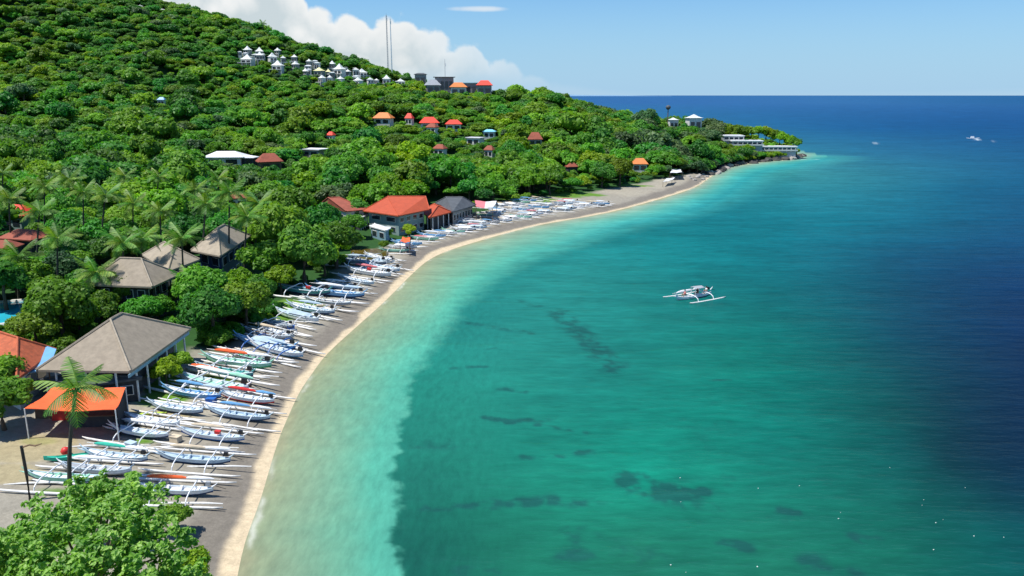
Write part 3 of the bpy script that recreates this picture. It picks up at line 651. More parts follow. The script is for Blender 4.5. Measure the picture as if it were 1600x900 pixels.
# things in the shade below the orange canopy
def crate_like(name, label, cat, px, py, d, mat, lid=None, rz=0.0):
    q = ray_ground(px, py); r = empty(name, (q[0], q[1], q[2]), rz); tag(r, label, cat)
    MB().box((0, 0, d[2] / 2), d, 0, 0.94).build('body', mat, r)
    MB().box((0, 0, d[2] + 0.04), (d[0] * 1.04, d[1] * 1.04, 0.08)).build('lid', lid or mat, r); return r
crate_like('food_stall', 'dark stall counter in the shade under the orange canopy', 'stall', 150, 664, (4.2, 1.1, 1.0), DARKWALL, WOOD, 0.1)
crate_like('cool_box', 'red cool box in the shade under the orange canopy', 'cool box', 97, 655, (1.4, 0.8, 0.8), REDP, REDP, 0.2)
crate_like('cool_box', 'brown chest left of the red box under the orange canopy', 'chest', 73, 652, (1.6, 0.8, 0.9), WOOD, ORWALL, 0.1)
house('tiled_house', 'terracotta tiled roof at the left edge beside the grey pavilion', 'house', (-60, 560), (26, 592), (88, 546), 3.4, 2.0, TERRA, PLASTER, 0.3, 0.7, 1, (2, 2), 0, clear=4, capr=0.12)
house('hut', 'low dark shack behind the orange canopy', 'hut', (58, 594), (150, 600), (222, 590), 2.3, 0.5, DARKGREY, DARKWALL, 0.3, 0.4, 1, (3, 2), 0, clear=4)

# swimming pool behind the trees at left
P = [atz(-30, 474, 2.6), atz(50, 468, 2.6), atz(38, 503, 2.6), atz(-40, 512, 2.6)]
c = sum(P) / 4; zp = float(hgt(c[0], c[1])) + 0.35; pool = empty('swimming_pool', (c[0], c[1], zp)); tag(pool, 'turquoise swimming pool with pale coping at the left edge', 'pool')
PW = paint('pool water', (0.03, 0.42, 0.55), 0.06, 0.15, 0.5, 0.1, spec=0.5)
Q = [(p_[0] - c[0], p_[1] - c[1]) for p_ in P]
b = MB(); b.loft([[(x, y, -1.2) for x, y in Q], [(x, y, 0) for x, y in Q]]); b.build('water', PW, pool)
for i in range(4):
    a, e = Q[i], Q[(i + 1) % 4]; MB().tube([(a[0], a[1], 0.02), (e[0], e[1], 0.02)], 0.32, 6).build('coping', PLASTER, pool)
KC.append((-40, 470, 44, 503, c[1] + 1)); POOLC = (c[0], c[1])

def far_house(name, label, cat, px, py, wpx, roofm, wallm, rise=0.33, wall_h=3.0, depth=0.75, rz=0.0, group=None, clear=None, flare=False, wins=2, base=None, Y=None):
    q = ray_ground(px, py + (base if base is not None else wpx * 0.25)) if Y is None else None
    if Y is not None:
        a_ = aty(px, py, Y); q = np.array([a_[0], Y, float(hgt(a_[0], Y))]); wall_h = max(wall_h, a_[2] - q[2])
    f = proj(*q)[2]; W = wpx / FPX * f; Dp = W * depth; H = wall_h; Rr = W * rise
    root = empty(name, (q[0], q[1], q[2]), rz); tag(root, label, cat, group)
    BLD.append((q[0], q[1], W * .5)); b = MB(); hx, hy = W / 2, Dp / 2
    if flare:
        rings = []
        for t, z in ((1, 0), (0.72, 0.16), (0.45, 0.42), (0.2, 0.78), (0.05, 1.0)):
            rings.append([(x * hx * t, y * hy * t, H + Rr * z) for x, y in ((-1, -1), (1, -1), (1, 1), (-1, 1))])
        b.loft(rings)
    elif rise < 0.06:
        b.box((0, 0, H + 0.15), (W, Dp, 0.3))
    else:
        k = 0.45 if W > Dp else 0.02
        b.loft([[(x * hx, y * hy, H) for x, y in ((-1, -1), (1, -1), (1, 1), (-1, 1))], [(x * hx * k, y * 0.04, H + Rr) for x, y in ((-1, -1), (1, -1), (1, 1), (-1, 1))]])
        b.box((0, 0, H - 0.1), (W * 0.995, Dp * 0.995, 0.19))
    b.build('roof', roofm, root)
    MB().box((0, 0, H / 2 - 1.02), (W * 0.84, Dp * 0.84, H + 1.9)).build('wall', wallm, root)
    for i in range(wins):
        x = (i + 0.5) / wins * W * 0.8 - W * 0.4
        f_ = MB().box((x, -Dp * 0.42, H * 0.58), (W * 0.55 / wins, 0.12, H * 0.42)).build('window', GLASS, root)
    if flare and Y is None:
        MB().box((0, -Dp * .62, H * .42), (W * 1.15, Dp * .45, .3)).build('terrace', PLASTER, root)
        for x in (-.5, -.17, .17, .5): MB().box((x * W * 1.05, -Dp * .8, H * .2 - .6), (.3, .3, H * .4 + 1.6)).build('column', PLASTER, root)
    r = clear if clear is not None else -wpx * 0.04
    tx, ty, _ = proj(q[0], q[1], q[2] + H + Rr); _, ey, _ = proj(q[0], q[1], q[2] + H)
    KC.append((px - wpx * 0.5, ty, px + wpx * 0.5, ey + r, q[1] - 1.5))
    return root
for a in [
    (600, 188, 30, ORROOF, PLASTER, 'orange-roofed hillside house, leftmost of the red roofs above the bay', 0.35),
    (640, 193, 13, BRIGHTRED, PLASTER, 'tiny bright red roof between the orange roof and the wide red roof on the hillside', 0.7),
    (671, 195, 31, BRIGHTRED, PLASTER, 'bright red hillside roof with cream gable ends in the middle of the row', 0.35),
    (676, 206, 18, BROWNRED, PLASTER, 'small dull red roof just below the wide bright red hillside roof', 0.4),
    (709, 198, 27, BRIGHTRED, PLASTER, 'bright red hillside roof, rightmost of the row above the bay', 0.3),
    (765, 212, 20, CYANROOF, PLASTER, 'cyan metal roof half hidden in trees right of the red hillside roofs', 0.2),
    (743, 221, 26, WHITEROOF, PLASTER, 'low white balustraded house left of the cyan roof in the trees', 0.03),
    (836, 223, 24, BROWNRED, CONC, 'dark red hipped roof among trees above the far beach', 0.55),
    (518, 221, 13, BRIGHTRED, PLASTER, 'tiny red roof alone in the forest above the grey box building', 0.5),
    (254, 165, 12, SKYB, PLASTER, 'tiny blue roof alone on the left forest slope', 0.4),
    (765, 243, 16, BROWNRED, PLASTER, 'small rusty roof hidden in trees below the cyan roof', 0.5),
    (688, 240, 20, BROWNRED, PLASTER, 'rusty roof hidden in trees below the row of red roofs', 0.4),
    (999, 262, 26, ORROOF, PLASTER, 'orange roof at the edge of trees behind the far end of the beach', 0.4),
    (893, 270, 18, BROWNRED, DARKWALL, 'dark red roof peeping from trees behind the far beach boats', 0.4),
    (35, 345, 52, BRIGHTRED, TEALWALL, 'bright red roofed house at the left edge among palms', 0.35),
    (46, 380, 66, BROWNRED, DARKWALL, 'brown roof under palms below the bright red roof at left', 0.22),
    (8, 402, 50, BROWNRED, DARKWALL, 'brown roof at the left picture edge, lowest of the three', 0.25),
    (370, 322, 30, BROWNRED, PLASTER, 'dull red roof behind the farthest thatched pavilion', 0.4),
    (355, 243, 62, WHITEROOF, PLASTER, 'wide white metal roof in the trees at the foot of the hill', 0.16),
    (388, 254, 30, WHITEROOF, DARKWALL, 'small white awning roof right of the wide white metal roof', 0.12),
    (422, 258, 38, BROWNRED, WOOD, 'brown-red roof beside the white awning at the foot of the hill', 0.4),
    (493, 237, 40, WHITEROOF, CONC, 'flat grey box building with pale roof slab below the forest slope', 0.03)]:
    px, py, wp, rm, wm, lab, ri = a
    far_house('hillside_house' if py < 230 else 'village_house', lab, 'house', px, py, wp, rm, wm, ri * 0.8, 3.4, 0.75, random.uniform(-0.5, 0.5), base=wp * 0.3)
# resort villas on the slope
VW = paint('white villa roof', (0.66, 0.70, 0.68), 0.6, 0.2, 0.9, dirt=(0.3, 0.33, 0.3), dirt_amt=0.7)
VG = paint('grey villa wall', (0.20, 0.24, 0.22), 0.8, 0.2, 0.6)
VY = paint('yellowish villa roof', (0.75, 0.72, 0.35), 0.6, 0.06, 0.6)
vill = [(165, 70, 17, 'uppermost left'), (230, 75, 19, 'second of the top row'), (328, 72, 14, 'third of the top row, slightly apart'), (165, 115, 26, 'large one with colonnade at the left end'), (232, 108, 16, 'right of the colonnaded one'),
        (300, 115, 18, 'below the top row'), (420, 120, 14, 'right end of the second row'), (358, 128, 11, 'small one in the second row'), (330, 155, 24, 'broad domed one in the middle left'), (425, 155, 14, 'right of the broad domed one'),
        (500, 150, 11, 'small one at the centre top'), (480, 185, 14, 'centre row, left'), (555, 188, 22, 'yellowish one in the centre'), (603, 190, 12, 'right of the yellowish one'), (625, 158, 14, 'above the big block'), (665, 180, 24, 'big white block'),
        (710, 195, 12, 'small one right of the big white block'), (785, 190, 20, 'broad one standing alone at upper right'), (570, 232, 14, 'lowest row, first'), (612, 238, 10, 'lowest row, second small one'), (670, 235, 16, 'lowest row, third'), (765, 235, 20, 'lowest row, widest with dark openings'),
        (830, 235, 14, 'lowest row, fifth'), (865, 240, 10, 'lowest row, sixth small one'), (920, 238, 17, 'lowest row, seventh'), (995, 240, 18, 'lowest row, rightmost')]
for x, y, wp, lab in vill:
    px, py = 340 + x / 3.478, 60 + y / 3.478 + 3
    wp = wp * 0.74
    far_house('resort_villa', 'white peaked-roof hillside resort villa, ' + lab, 'villa', px, py, wp, VY if 'yellowish' in lab else VW, PLASTER if lab[0] in 'lb' else VG, random.uniform(.3, .5), random.uniform(2.6, 4.2), random.uniform(.7, 1.1), random.uniform(-0.7, 0.7), 'resort villas on the hillside', clear=random.uniform(-3, 1.5), flare=True, wins=2, base=wp * 0.35)
for i in range(16):
    t_ = random.random(); px = 372 + 240 * t_ + random.uniform(-8, 8); py = 92 + 40 * t_ + random.uniform(-8, 9)
    far_house('resort_villa', ('low', 'flat-roofed', 'squat', 'narrow')[i % 4] + ' grey-white resort wing, ' + ('far left', 'left of centre', 'right of centre', 'far right')[min(3, int(t_ * 4))] + ' of the villa cluster', 'villa', px, py, random.uniform(6, 11), random.choice((VW, VG, WHITEROOF)), random.choice((PLASTER, VG)), .12, random.uniform(2.4, 4.5), .9, random.uniform(-.6, .6), 'low wings of the hillside resort', clear=3, wins=2)
# buildings on the ridge
rb = far_house('ridge_building', 'grey concrete lookout building on the ridge with flared dark roof', 'building', 694, 121, 34, SLATE, CONC, 0.03, 4.5, 0.6, 0.1, clear=10, wins=4, Y=452)
far_house('ridge_building', 'low dark hut on the ridge left of the concrete lookout', 'building', 657, 116, 20, SLATE, CONC, 0.1, 2.5, 0.6, 0.0, clear=3, Y=458)
far_house('ridge_building', 'long low building with cyan roof right of the ridge lookout', 'building', 728, 130, 44, CYANROOF, CONC, 0.03, 2.5, 0.35, -0.05, clear=3, wins=4, Y=455)
far_house('ridge_house', 'orange roof house below the cyan roof on the ridge', 'house', 716, 136, 28, ORROOF, PLASTER, 0.25, 2.6, 0.6, 0.1, clear=4, Y=442)
far_house('ridge_house', 'bright red roof house at the right end of the ridge buildings', 'house', 757, 133, 26, BRIGHTRED, CONC, 0.28, 2.6, 0.7, 0.0, clear=5, Y=440)
far_house('ridge_house', 'grey hut with pale roof below the concrete lookout', 'house', 676, 133, 24, GREYP, CONC, 0.35, 2.6, 0.7, 0.3, clear=4, Y=444)
# headland resort
def slab(name, label, x0, x1, py, Y, depth, h, n=5, roofm=WHITEROOF, wm=GREYP):
    a, b_ = aty(x0, py, Y), aty(x1, py, Y); c = (a + b_) / 2; W = b_[0] - a[0]; z0 = float(hgt(c[0], Y)); z0 = min(z0, c[2] - h) - 1.5; H = c[2] - z0
    root = empty(name, (c[0], Y, z0)); tag(root, label, 'building', None)
    MB().box((0, 0, H - 0.2), (W, depth, 0.4)).build('roof_slab', roofm, root)
    MB().box((0, 0, (H - 0.4) / 2 - .01), (W * 0.94, depth * 0.86, H - 0.42)).build('wall', wm, root)
    for i in range(n):
        x = ((i + 0.5) / n - 0.5) * W * 0.9
        MB().box((x, -depth * 0.43, H - 1.7), (W * 0.6 / n, 0.14, 1.6)).build('window', GLASS, root)
        MB().tube([(x + W * 0.45 / n, -depth * 0.48, H - h), (x + W * 0.45 / n, -depth * 0.48, H - 0.4)], 0.14, 5).build('column', PLASTER, root)
    MB().box((0, -depth * 0.52, H - h + 0.3), (W, 0.25, 0.7)).build('balustrade', PLASTER, root)
    KC.append((x0, py - 1, x1, py + 1, Y - depth * 0.5 - 1)); return root
slab('terrace_building', 'upper white terrace building on the headland behind yellow-green bushes', 1127, 1160, 211, 392, 9, 2.5, 4)
slab('terrace_building', 'middle long white terrace building on the headland slope', 1140, 1190, 219, 388, 8, 2.3, 6)
slab('terrace_building', 'lowest white terrace building at the tip of the headland', 1182, 1243, 228, 392, 7, 2.2, 8)
far_house('headland_villa', 'white domed villa roof on top of the headland', 'villa', 1084, 184, 24, VW, PLASTER, 0.22, 3, 0.8, 0.2, clear=-1, flare=True, Y=404)
far_house('headland_villa', 'small pale villa roof left of the domed one on the headland', 'villa', 1052, 187, 16, VW, PLASTER, 0.2, 3, 0.8, 0.1, clear=-1, flare=True, Y=408)
shelter('beach_tent', 'white tent at the far end of the beach below the headland', 'tent', [(1047, 270), (1066, 269), (1063, 264), (1050, 264)], 3.6, [WHITEROOF], 0.1)
shelter('beach_awning', 'low pale awning on the sand in front of the white tent', 'awning', [(1036, 284), (1050, 281), (1055, 277), (1041, 279)], 2.6, [WHITEROOF], 0.1)
shelter('beach_tarp', 'bright orange-red tarpaulin beside a green bush near the teal house', 'tarpaulin', [(625, 377), (640, 378), (641, 371), (629, 370)], 3.2, [ORNG], 0.2)
# masts
def mast(name, label, px, top, bot, Y, mat, wd=0.7, lat=True):
    t, b_ = aty(px, top, Y), aty(px, bot, Y); z0 = float(hgt(t[0], Y)); z0 = min(z0, b_[2]); H = t[2] - z0
    root = empty(name, (t[0], Y, z0)); tag(root, label, 'mast')
    if lat:
        P = [(wd / 2 * math.cos(a), wd / 2 * math.sin(a)) for a in (0.5, 2.6, 4.7)]
        for x, y in P: MB().tube([(x, y, 0), (x * 0.6, y * 0.6, H)], 0.085, 4).build('leg', mat, root)
        b = MB(); n = int(H / 1.2)
        for i in range(n):
            z = i * H / n; z2 = (i + 1) * H / n
            for k in range(3):
                a, c_ = P[k], P[(k + 1) % 3]; b.tube([(a[0], a[1], z), (c_[0] * .95, c_[1] * .95, z2)], 0.035, 3, False)
        tag(b.build('lattice', mat, root), kind='stuff')
    else: MB().tube([(0, 0, 0), (0, 0, H)], [wd * .5, wd * 0.3], 6).build('pole', mat, root)
    MB().tube([(0, 0, H - 0.1), (0, 0, H + 1.0)], 0.06, 5).build('antenna', mat, root)
    MB().tube([(0.35, 0, H - 3), (0.35, 0, H - 1.4)], 0.16, 6).build('antenna_panel', WHITE, root)
    return root
mast('radio_mast', 'tallest thin grey lattice radio mast on the ridge', 603.5, 24, 112, 462, GREYP, 0.8)
mast('radio_mast', 'thin white lattice mast right beside the tallest one on the ridge', 609.5, 29, 108, 468, WHITE, 0.8, False)
mast('antenna_mast', 'short thin mast rising from the grey lookout building', 695, 95, 122, 452, GREYP, 0.3, False)
# small water tower on the headland
t = aty(1044, 171, 402); z0 = float(hgt(t[0], 402)); wt = empty('water_tower', (t[0], 402, z0)); tag(wt, 'small dark ball-shaped tank on a pole above the headland trees', 'water tower')
H = t[2] - z0; MB().tube([(0, 0, 0), (0, 0, H)], 0.22, 6).build('pole', WOOD, wt)
MB().tube([(0, 0, H - .2), (0, 0, H + .3), (0, 0, H + 1.0), (0, 0, H + 1.7), (0, 0, H + 2.1)], [0.3, 1.0, 1.3, 1.0, 0.2], 10).build('tank', SLATE, wt, True)
KC.append((1040, 168, 1048, 184, 402))
# black post with a hooked arm in the near yard
q = ray_ground(47, 782); top = aty(48, 697, q[1]); post = empty('wooden_post', tuple(q)); tag(post, 'black wooden post with a crooked side arm standing in the near yard', 'post')
H = top[2] - q[2]; MB().tube([(0, 0, -.4), (0.03, 0, H * .5), (-0.03, 0, H)], [0.13, 0.12, 0.11], 7).build('post', BLACKP, post)
MB().tube([(0, 0, H - .1), (0.5, .1, H + .05), (0.9, .1, H - .02), (1.35, .15, H + .12)], [0.07, 0.06, 0.07, 0.04], 5).build('arm', WOOD, post)
# lagoon behind the boats
pts = [(548, 389), (590, 387), (606, 391), (598, 400), (565, 403), (550, 399)]
G_ = [atz(a, b_, 1.35)[:2] for a, b_ in pts]; cc = sum(G_) / len(G_); rings = []
zl = float(max(hgt(x, y) for x, y in G_)) + 0.03
b = MB(); P1 = smooth_line(np.array(G_ + G_[:1]), 4)[:-1]; b.loft([[(x, y, zl - 0.5) for x, y in P1], [(x, y, zl) for x, y in P1]])
tag(b.build('lagoon', paint('brown lagoon water', (0.10, 0.075, 0.015), 0.1, 0.3, 0.4, spec=0.4)), kind='structure')
KC.append((548, 385, 606, 400, 130))
# faint land across the sea, haze painted into its blue colour
b = MB(); rings = []
for i in range(40):
    u = i / 39; azm = math.radians(-6 + 17 * u); Rr = 24000; h = 120 * (math.sin(math.pi * min(1, u * 1.05)) ** 1.2) * (0.75 + 0.25 * math.sin(u * 17)) * (1 - u * .8) + 5
    x, y = math.sin(azm) * Rr, math.cos(azm) * Rr; rings.append([(x, y, 0), (x, y + 200, h), (x, y + 900, 0)])
b.loft(rings, closed=False); tag(b.build('distant_hills', paint('haze blue distant land', (0.15, 0.27, 0.40), 0.9, 0.05, 0.001)), kind='structure')
# ---------------- outrigger boats ----------------
def hull_ring(t, L=3.2, W=0.44, z0=0.0, part='all', sc=1.0):
    w_ = W * max(0.04, (1 - abs(t) ** 2.6)) ** 0.75; up = 0.30 * abs(t) ** 3.2 * (1.25 if t < 0 else 0.7); top = 0.62 + up; kz = 0.02 + 0.38 * abs(t) ** 3
    return w_, kz, top
NS = 17; TS = [-1 + 2 * i / (NS - 1) for i in range(NS)]
def boat_meshes():
    M = {}
    b = MB(); rings = []; rb = []
    for t in TS:
        w_, k, tp = hull_ring(t); x = t * 3.2; mid = k + (tp - k) * 0.42
        rings.append([(x, -w_ * 0.92, mid), (x, -w_, tp), (x, -w_ + 0.05, tp), (x, -w_ * .8, mid), (x, w_ * .8, mid), (x, w_ - 0.05, tp), (x, w_, tp), (x, w_ * 0.92, mid)])
        rb.append([(x, -w_ * 0.92 - .004, mid), (x, -w_ * 0.62, k + (mid - k) * .3), (x, 0, k), (x, w_ * 0.62, k + (mid - k) * .3), (x, w_ * 0.92 + .004, mid)])
    M['hull'] = MB().loft([[r[0], r[1], r[2], r[3], r[4], r[5], r[6], r[7]] for r in rings]).mesh('hull', WHITE)
    M['bottom'] = MB().loft(rb).mesh('bottom', NAVY)
    r = []
    for t in TS[1:-1]:
        w_, k, tp = hull_ring(t); x = t * 3.2; z = tp - (0.05 if abs(t) > 0.5 else 0.16); r.append([(x, -w_ + .05, z), (x, w_ - .05, z), (x, w_ - .05, z - .06), (x, -w_ + .05, z - .06)])
    M['deck'] = MB().loft(r).mesh('deck', PALE)
    for s_ in (-1, 1):
        M['gunwale%d' % s_] = MB().tube([(t * 3.2, s_ * hull_ring(t)[0], hull_ring(t)[2] + .01) for t in TS], 0.04, 4).mesh('gunwale', PALE)
    b = MB(); b.tube([(-3.1, 0, .85), (-3.5, 0, 1.05), (-3.75, 0, 1.30)], [.1, .07, .03], 5); M['bow_horn'] = b.mesh('bow_horn', WHITE)
    b = MB(); b.tube([(-3.1, 0, .70), (-3.6, 0, .78), (-4.0, 0, .86)], [.11, .06, .02], 5); M['bow_beak'] = b.mesh('bow_beak', WHITE)
    M['stern_horn'] = MB().tube([(3.1, 0, .9), (3.4, 0, 1.12), (3.55, 0, 1.3)], [.09, .06, .03], 5).mesh('stern_horn', WHITE)
    M['thwart'] = MB().box((0, 0, 0), (.18, .78, .05)).mesh('thwart', WHITE)
    M['arm'] = MB().tube([(0, -2.25, .18), (0, -2.1, .55), (0, -1.75, .78), (0, -1.1, .90), (0, 0, .86), (0, 1.1, .90), (0, 1.75, .78), (0, 2.1, .55), (0, 2.25, .18)], [.05, .056, .06, .066, .07, .066, .06, .056, .05], 6).mesh('outrigger_arm', WHITE)
    M['float'] = MB().tube([(-4.5, 0, .30), (-3.9, 0, .20), (-1.6, 0, .14), (1.6, 0, .14), (3.8, 0, .18), (4.6, 0, .26)], [.04, .10, .12, .12, .10, .045], 7).mesh('float', OFFW, True)
    b = MB(); b.box((0, 0, .2), (.42, .28, .34), 0, .85); M['engine'] = b.mesh('engine', BLACKP)
    M['shaft'] = MB().tube([(.1, 0, .15), (1.5, 0, -.25)], [.035, .025], 5).mesh('shaft', BLACKP)
    M['boom'] = MB().tube([(-3.4, 0, 0), (0, 0, .06), (3.6, 0, 0)], [.03, .05, .025], 5).mesh('boom', OFFW)
    def roll(x0, x1, r_): return MB().tube([(x0, 0, 0), (x0 + (x1 - x0) * .12, 0, .03), (x0 + (x1 - x0) * .35, .03, .05), (x0 + (x1 - x0) * .6, -.02, .05), (x0 + (x1 - x0) * .85, .02, .03), (x1, 0, 0)], [r_ * .4, r_ * .85, r_ * 1.1, r_, r_ * .8, r_ * .35], 7)
    M['roll'] = roll(-2.6, .8, .17).mesh('sail_roll', ORNG); M['roll2'] = roll(.65, 3.0, .15).mesh('sail_roll', WHITE)
    M['mast'] = MB().tube([(-1.0, 0, .3), (-1.15, 0, 2.4)], [.05, .035], 5).mesh('mast', OFFW)
    M['cover'] = MB().loft([[(x, -w_, .82), (x, -w_ * .55, 1.0 + h), (x, w_ * .55, 1.0 + h), (x, w_, .82)] for x, w_, h in ((-1.6, .28, -.1), (-1.3, .42, .05), (-.3, .46, .12), (.8, .46, .07), (1.7, .42, .08), (2.1, .27, -.1))]).mesh('cover', PALE)
    M['basket'] = MB().box((0, 0, .15), (.5, .4, .3), 0, 1.1).mesh('basket', REDP)
    return M
BM = boat_meshes()
def ob(name, key, mat, parent, loc=None, rot=None, sc=None):
    o = link(name, BM[key], parent, loc, rot)
    if mat is not None and BM[key].materials[0] != mat:
        o.material_slots[0].link = 'OBJECT'; o.material_slots[0].material = mat
    if sc: o.scale = sc
    return o
def make_boat(loc, rz, sc, hull, bottom, deck, sail=None, label='', group=None, lod=0, engine=True, cover=None, basket=None, side=1, trim=None, pitch=0.0, roll=0.0, armm=None, cat='boat', flo=None, name='outrigger_boat'):
    r = empty(name, loc, rz, sc); r.rotation_euler = (roll, pitch, rz); tag(r, label, cat, group)
    ob('hull', 'hull', hull, r); ob('bottom', 'bottom', bottom, r); ob('deck', 'deck', deck, r)
    am = armm or WHITE
    for s_ in (-1, 1):
        ob('float', 'float', flo or OFFW, r, (random.uniform(-.5, .5), s_ * 2.25, 0))
    ob('outrigger_arm', 'arm', am, r, (-1.35, 0, 0)); ob('outrigger_arm', 'arm', am, r, (1.55, 0, 0))
    if sail:
        y = side * random.uniform(.75, 1.2); bo = ob('boom', 'boom', None, r, (random.uniform(-.3, .3), y, 1.08), (0, 0, random.uniform(-.06, .06)))
        ob('sail_roll', 'roll', sail[0], bo)
        if len(sail) > 1: ob('sail_roll', 'roll2', sail[1], bo)
    if engine:
        e = ob('engine', 'engine', BLACKP if engine is True else engine, r, (2.75, .1, .95)); 
        if lod < 2: ob('shaft', 'shaft', None, e)
    if cover: ob('cover', 'cover', cover, r)
    if basket: ob('basket', 'basket', basket, r, (random.uniform(-.6, .6), 0, .75))
    if lod < 2:
        ob('bow_horn', 'bow_horn', trim or hull, r); ob('bow_beak', 'bow_beak', hull, r)
    if lod < 1:
        ob('gunwale', 'gunwale-1', trim or PALE, r); ob('gunwale', 'gunwale1', trim or PALE, r); ob('stern_horn', 'stern_horn', trim or hull, r)
        for x in (-.6, .5, 2.0): ob('thwart', 'thwart', hull, r, (x, 0, .7))
    return r
BOATXY = []
def boat_px(xl, yl, xr, yr, **k):
    a, b_ = ray_ground(xl, yl, 0.4), ray_ground(xr, yr, 0.4); c = (a + b_) / 2; d = b_ - a; rz = math.atan2(d[1], d[0]); Ld = np.hypot(d[0], d[1])
    sc = k.pop('sc', None) or min(1.3, max(0.88, Ld / 5.9)); BOATXY.append(c[:2])
    z1, z2 = float(hgt(c[0] - math.cos(rz) * 3, c[1] - math.sin(rz) * 3)), float(hgt(c[0] + math.cos(rz) * 3, c[1] + math.sin(rz) * 3))
    return make_boat((c[0], c[1], (z1 + z2) / 2 + 0.06), rz, sc, pitch=math.atan2(z1 - z2, 6), **k)
W, N, S, P_ = WHITE, NAVY, SKYB, PALE
near = [
 (222, 764, 322, 769, dict(hull=W, bottom=N, deck=W, sail=[ORNG, W], cover=None, engine=GREYP, side=1, label='nearest beached white outrigger boat with orange striped sail roll and shrouded engine')),
 (52, 745, 150, 750, dict(hull=MINT, bottom=N, deck=W, label='pale green outrigger boat behind the top of the near leafy tree', engine=False)),
 (256, 714, 353, 722, dict(hull=P_, bottom=N, deck=P_, sail=[BEIGE, W], label='grey-blue outrigger boat with navy bottom, second from the near tree on the sea side')),
 (142, 710, 222, 719, dict(hull=P_, bottom=N, deck=W, sail=[paint('sea green cloth', (.03, .42, .30), .7, .1, 2), W], label='boat with sea-green furled sail beside the green kayak', side=1)),
 (288, 676, 376, 687, dict(hull=W, bottom=BLUE, deck=P_, label='white outrigger boat with bright blue bottom and a red basket aboard', basket=REDP, sail=[BEIGE])),
 (180, 671, 260, 683, dict(hull=W, bottom=N, deck=P_, sail=[W], label='white outrigger boat right of the orange tent with bare white poles', engine=False)),
 (334, 644, 415, 655, dict(hull=P_, bottom=N, deck=P_, sail=[S, W], label='pale outrigger boat near the water with sky blue sail roll and black engine')),
 (240, 634, 314, 645, dict(hull=P_, bottom=N, deck=W, label='grey-white outrigger boat lying beside a leaning surfboard-like green plank', engine=False)),
 (262, 611, 342, 622, dict(hull=S, bottom=N, deck=W, sail=[S, P_], label='sky blue outrigger boat behind the grass tuft, white poles across', basket=None)),
 (352, 617, 418, 628, dict(hull=W, bottom=REDP, deck=W, sail=[REDP, S], label='small white outrigger boat with red bundle near the waterline')),
 (284, 594, 386, 614, dict(hull=W, bottom=P_, deck=MINT, sail=[W, MINT], label='long white outrigger boat with mint gunwales and open empty deck')),
 (308, 576, 392, 590, dict(hull=TEAL, bottom=N, deck=MINT, sail=[ORNG], label='teal outrigger boat carrying a bright orange furled sail', side=-1)),
 (326, 564, 420, 575, dict(hull=MINT, bottom=GRNP, deck=W, sail=[ORNG, W], label='pale green outrigger boat with dull orange and white sail roll')),
 (360, 553, 422, 566, dict(hull=GREYP, bottom=GRNP, deck=GRNP, label='grey outrigger boat with vivid green inside', engine=True)),
 (375, 533, 458, 548, dict(hull=S, bottom=N, deck=P_, label='deep blue outrigger boat with navy bottom and square black stern engine', armm=BLUE, cover=P_)),
 (385, 519, 452, 530, dict(hull=GREYP, bottom=WOOD, deck=WOOD, sail=[BEIGE], label='weathered brown and grey outrigger boat next to the deep blue one')),
 (411, 514, 456, 526, dict(hull=W, bottom=P_, deck=W, label='small white outrigger boat with black engine tilted toward the sea')),
 (411, 502, 452, 511, dict(hull=GREYP, bottom=N, deck=GREYP, label='small grey outrigger boat at the edge of the light green grass')),
 (434, 489, 495, 503, dict(hull=W, bottom=P_, deck=P_, cover=P_, label='plump pale outrigger boat with fitted cover beside the grass patch')),
 (455, 480, 520, 490, dict(hull=P_, bottom=N, deck=W, sail=[P_], label='pale blue outrigger boat with two dark figures of gear above the covered boat')),
 (433, 452, 520, 461, dict(hull=TEAL, bottom=N, deck=TEAL, label='dark teal outrigger boat in the shade of the big tree', basket=REDP)),
 (480, 457, 572, 466, dict(hull=S, bottom=N, deck=P_, sail=[W, P_], label='blue and white outrigger boat just below the dark teal one')),
 (534, 435, 582, 444, dict(hull=P_, bottom=P_, deck=W, label='pale lilac-grey outrigger boat in the middle of the beach bend')),
 (545, 423, 608, 432, dict(hull=W, bottom=P_, deck=W, basket=REDP, sail=[PINK, W], label='white outrigger boat flying a small red cloth at the beach bend')),
 (568, 414, 622, 424, dict(hull=P_, bottom=S, deck=P_, label='pale blue outrigger boat close to the black sand at the beach bend')),
 (534, 409, 602, 415, dict(hull=GREYP, bottom=N, deck=GREYP, label='grey outrigger boat below the brown lagoon', sail=[P_])),
 (574, 400, 612, 408, dict(hull=W, bottom=MINT, deck=W, label='white outrigger boat right beside the brown lagoon')),
 (480, 470, 545, 477, dict(hull=GREYP, bottom=BEIGE, deck=BEIGE, label='sun-bleached grey and tan outrigger boat on the pale sand', engine=False)),
 (210, 655, 268, 664, dict(hull=W, bottom=GREYP, deck=W, label='bare white hull half hidden between crossing poles right of the orange tent', engine=False)),
 (108, 732, 196, 738, dict(hull=W, bottom=GREYP, deck=GREYP, label='white outrigger boat behind the black palm trunk', sail=[W], engine=False)),
 (500, 446, 556, 452, dict(hull=P_, bottom=N, deck=W, label='faded blue outrigger boat between the teal boat and the lilac-grey one', sail=[W])),
 (395, 540, 470, 558, dict(hull=W, bottom=S, deck=P_, label='white outrigger boat with purple-blue arms by the deep blue one', armm=BLUE, sail=[P_]))]
for xl, yl, xr, yr, k in near:
    k = dict(k); k['label'] = k['label'].replace('surfboard-like green plank', 'green plank').replace('two dark figures of gear', 'dark gear'); boat_px(xl, yl, xr, yr, group='outrigger boats drawn up on the near beach', **k)
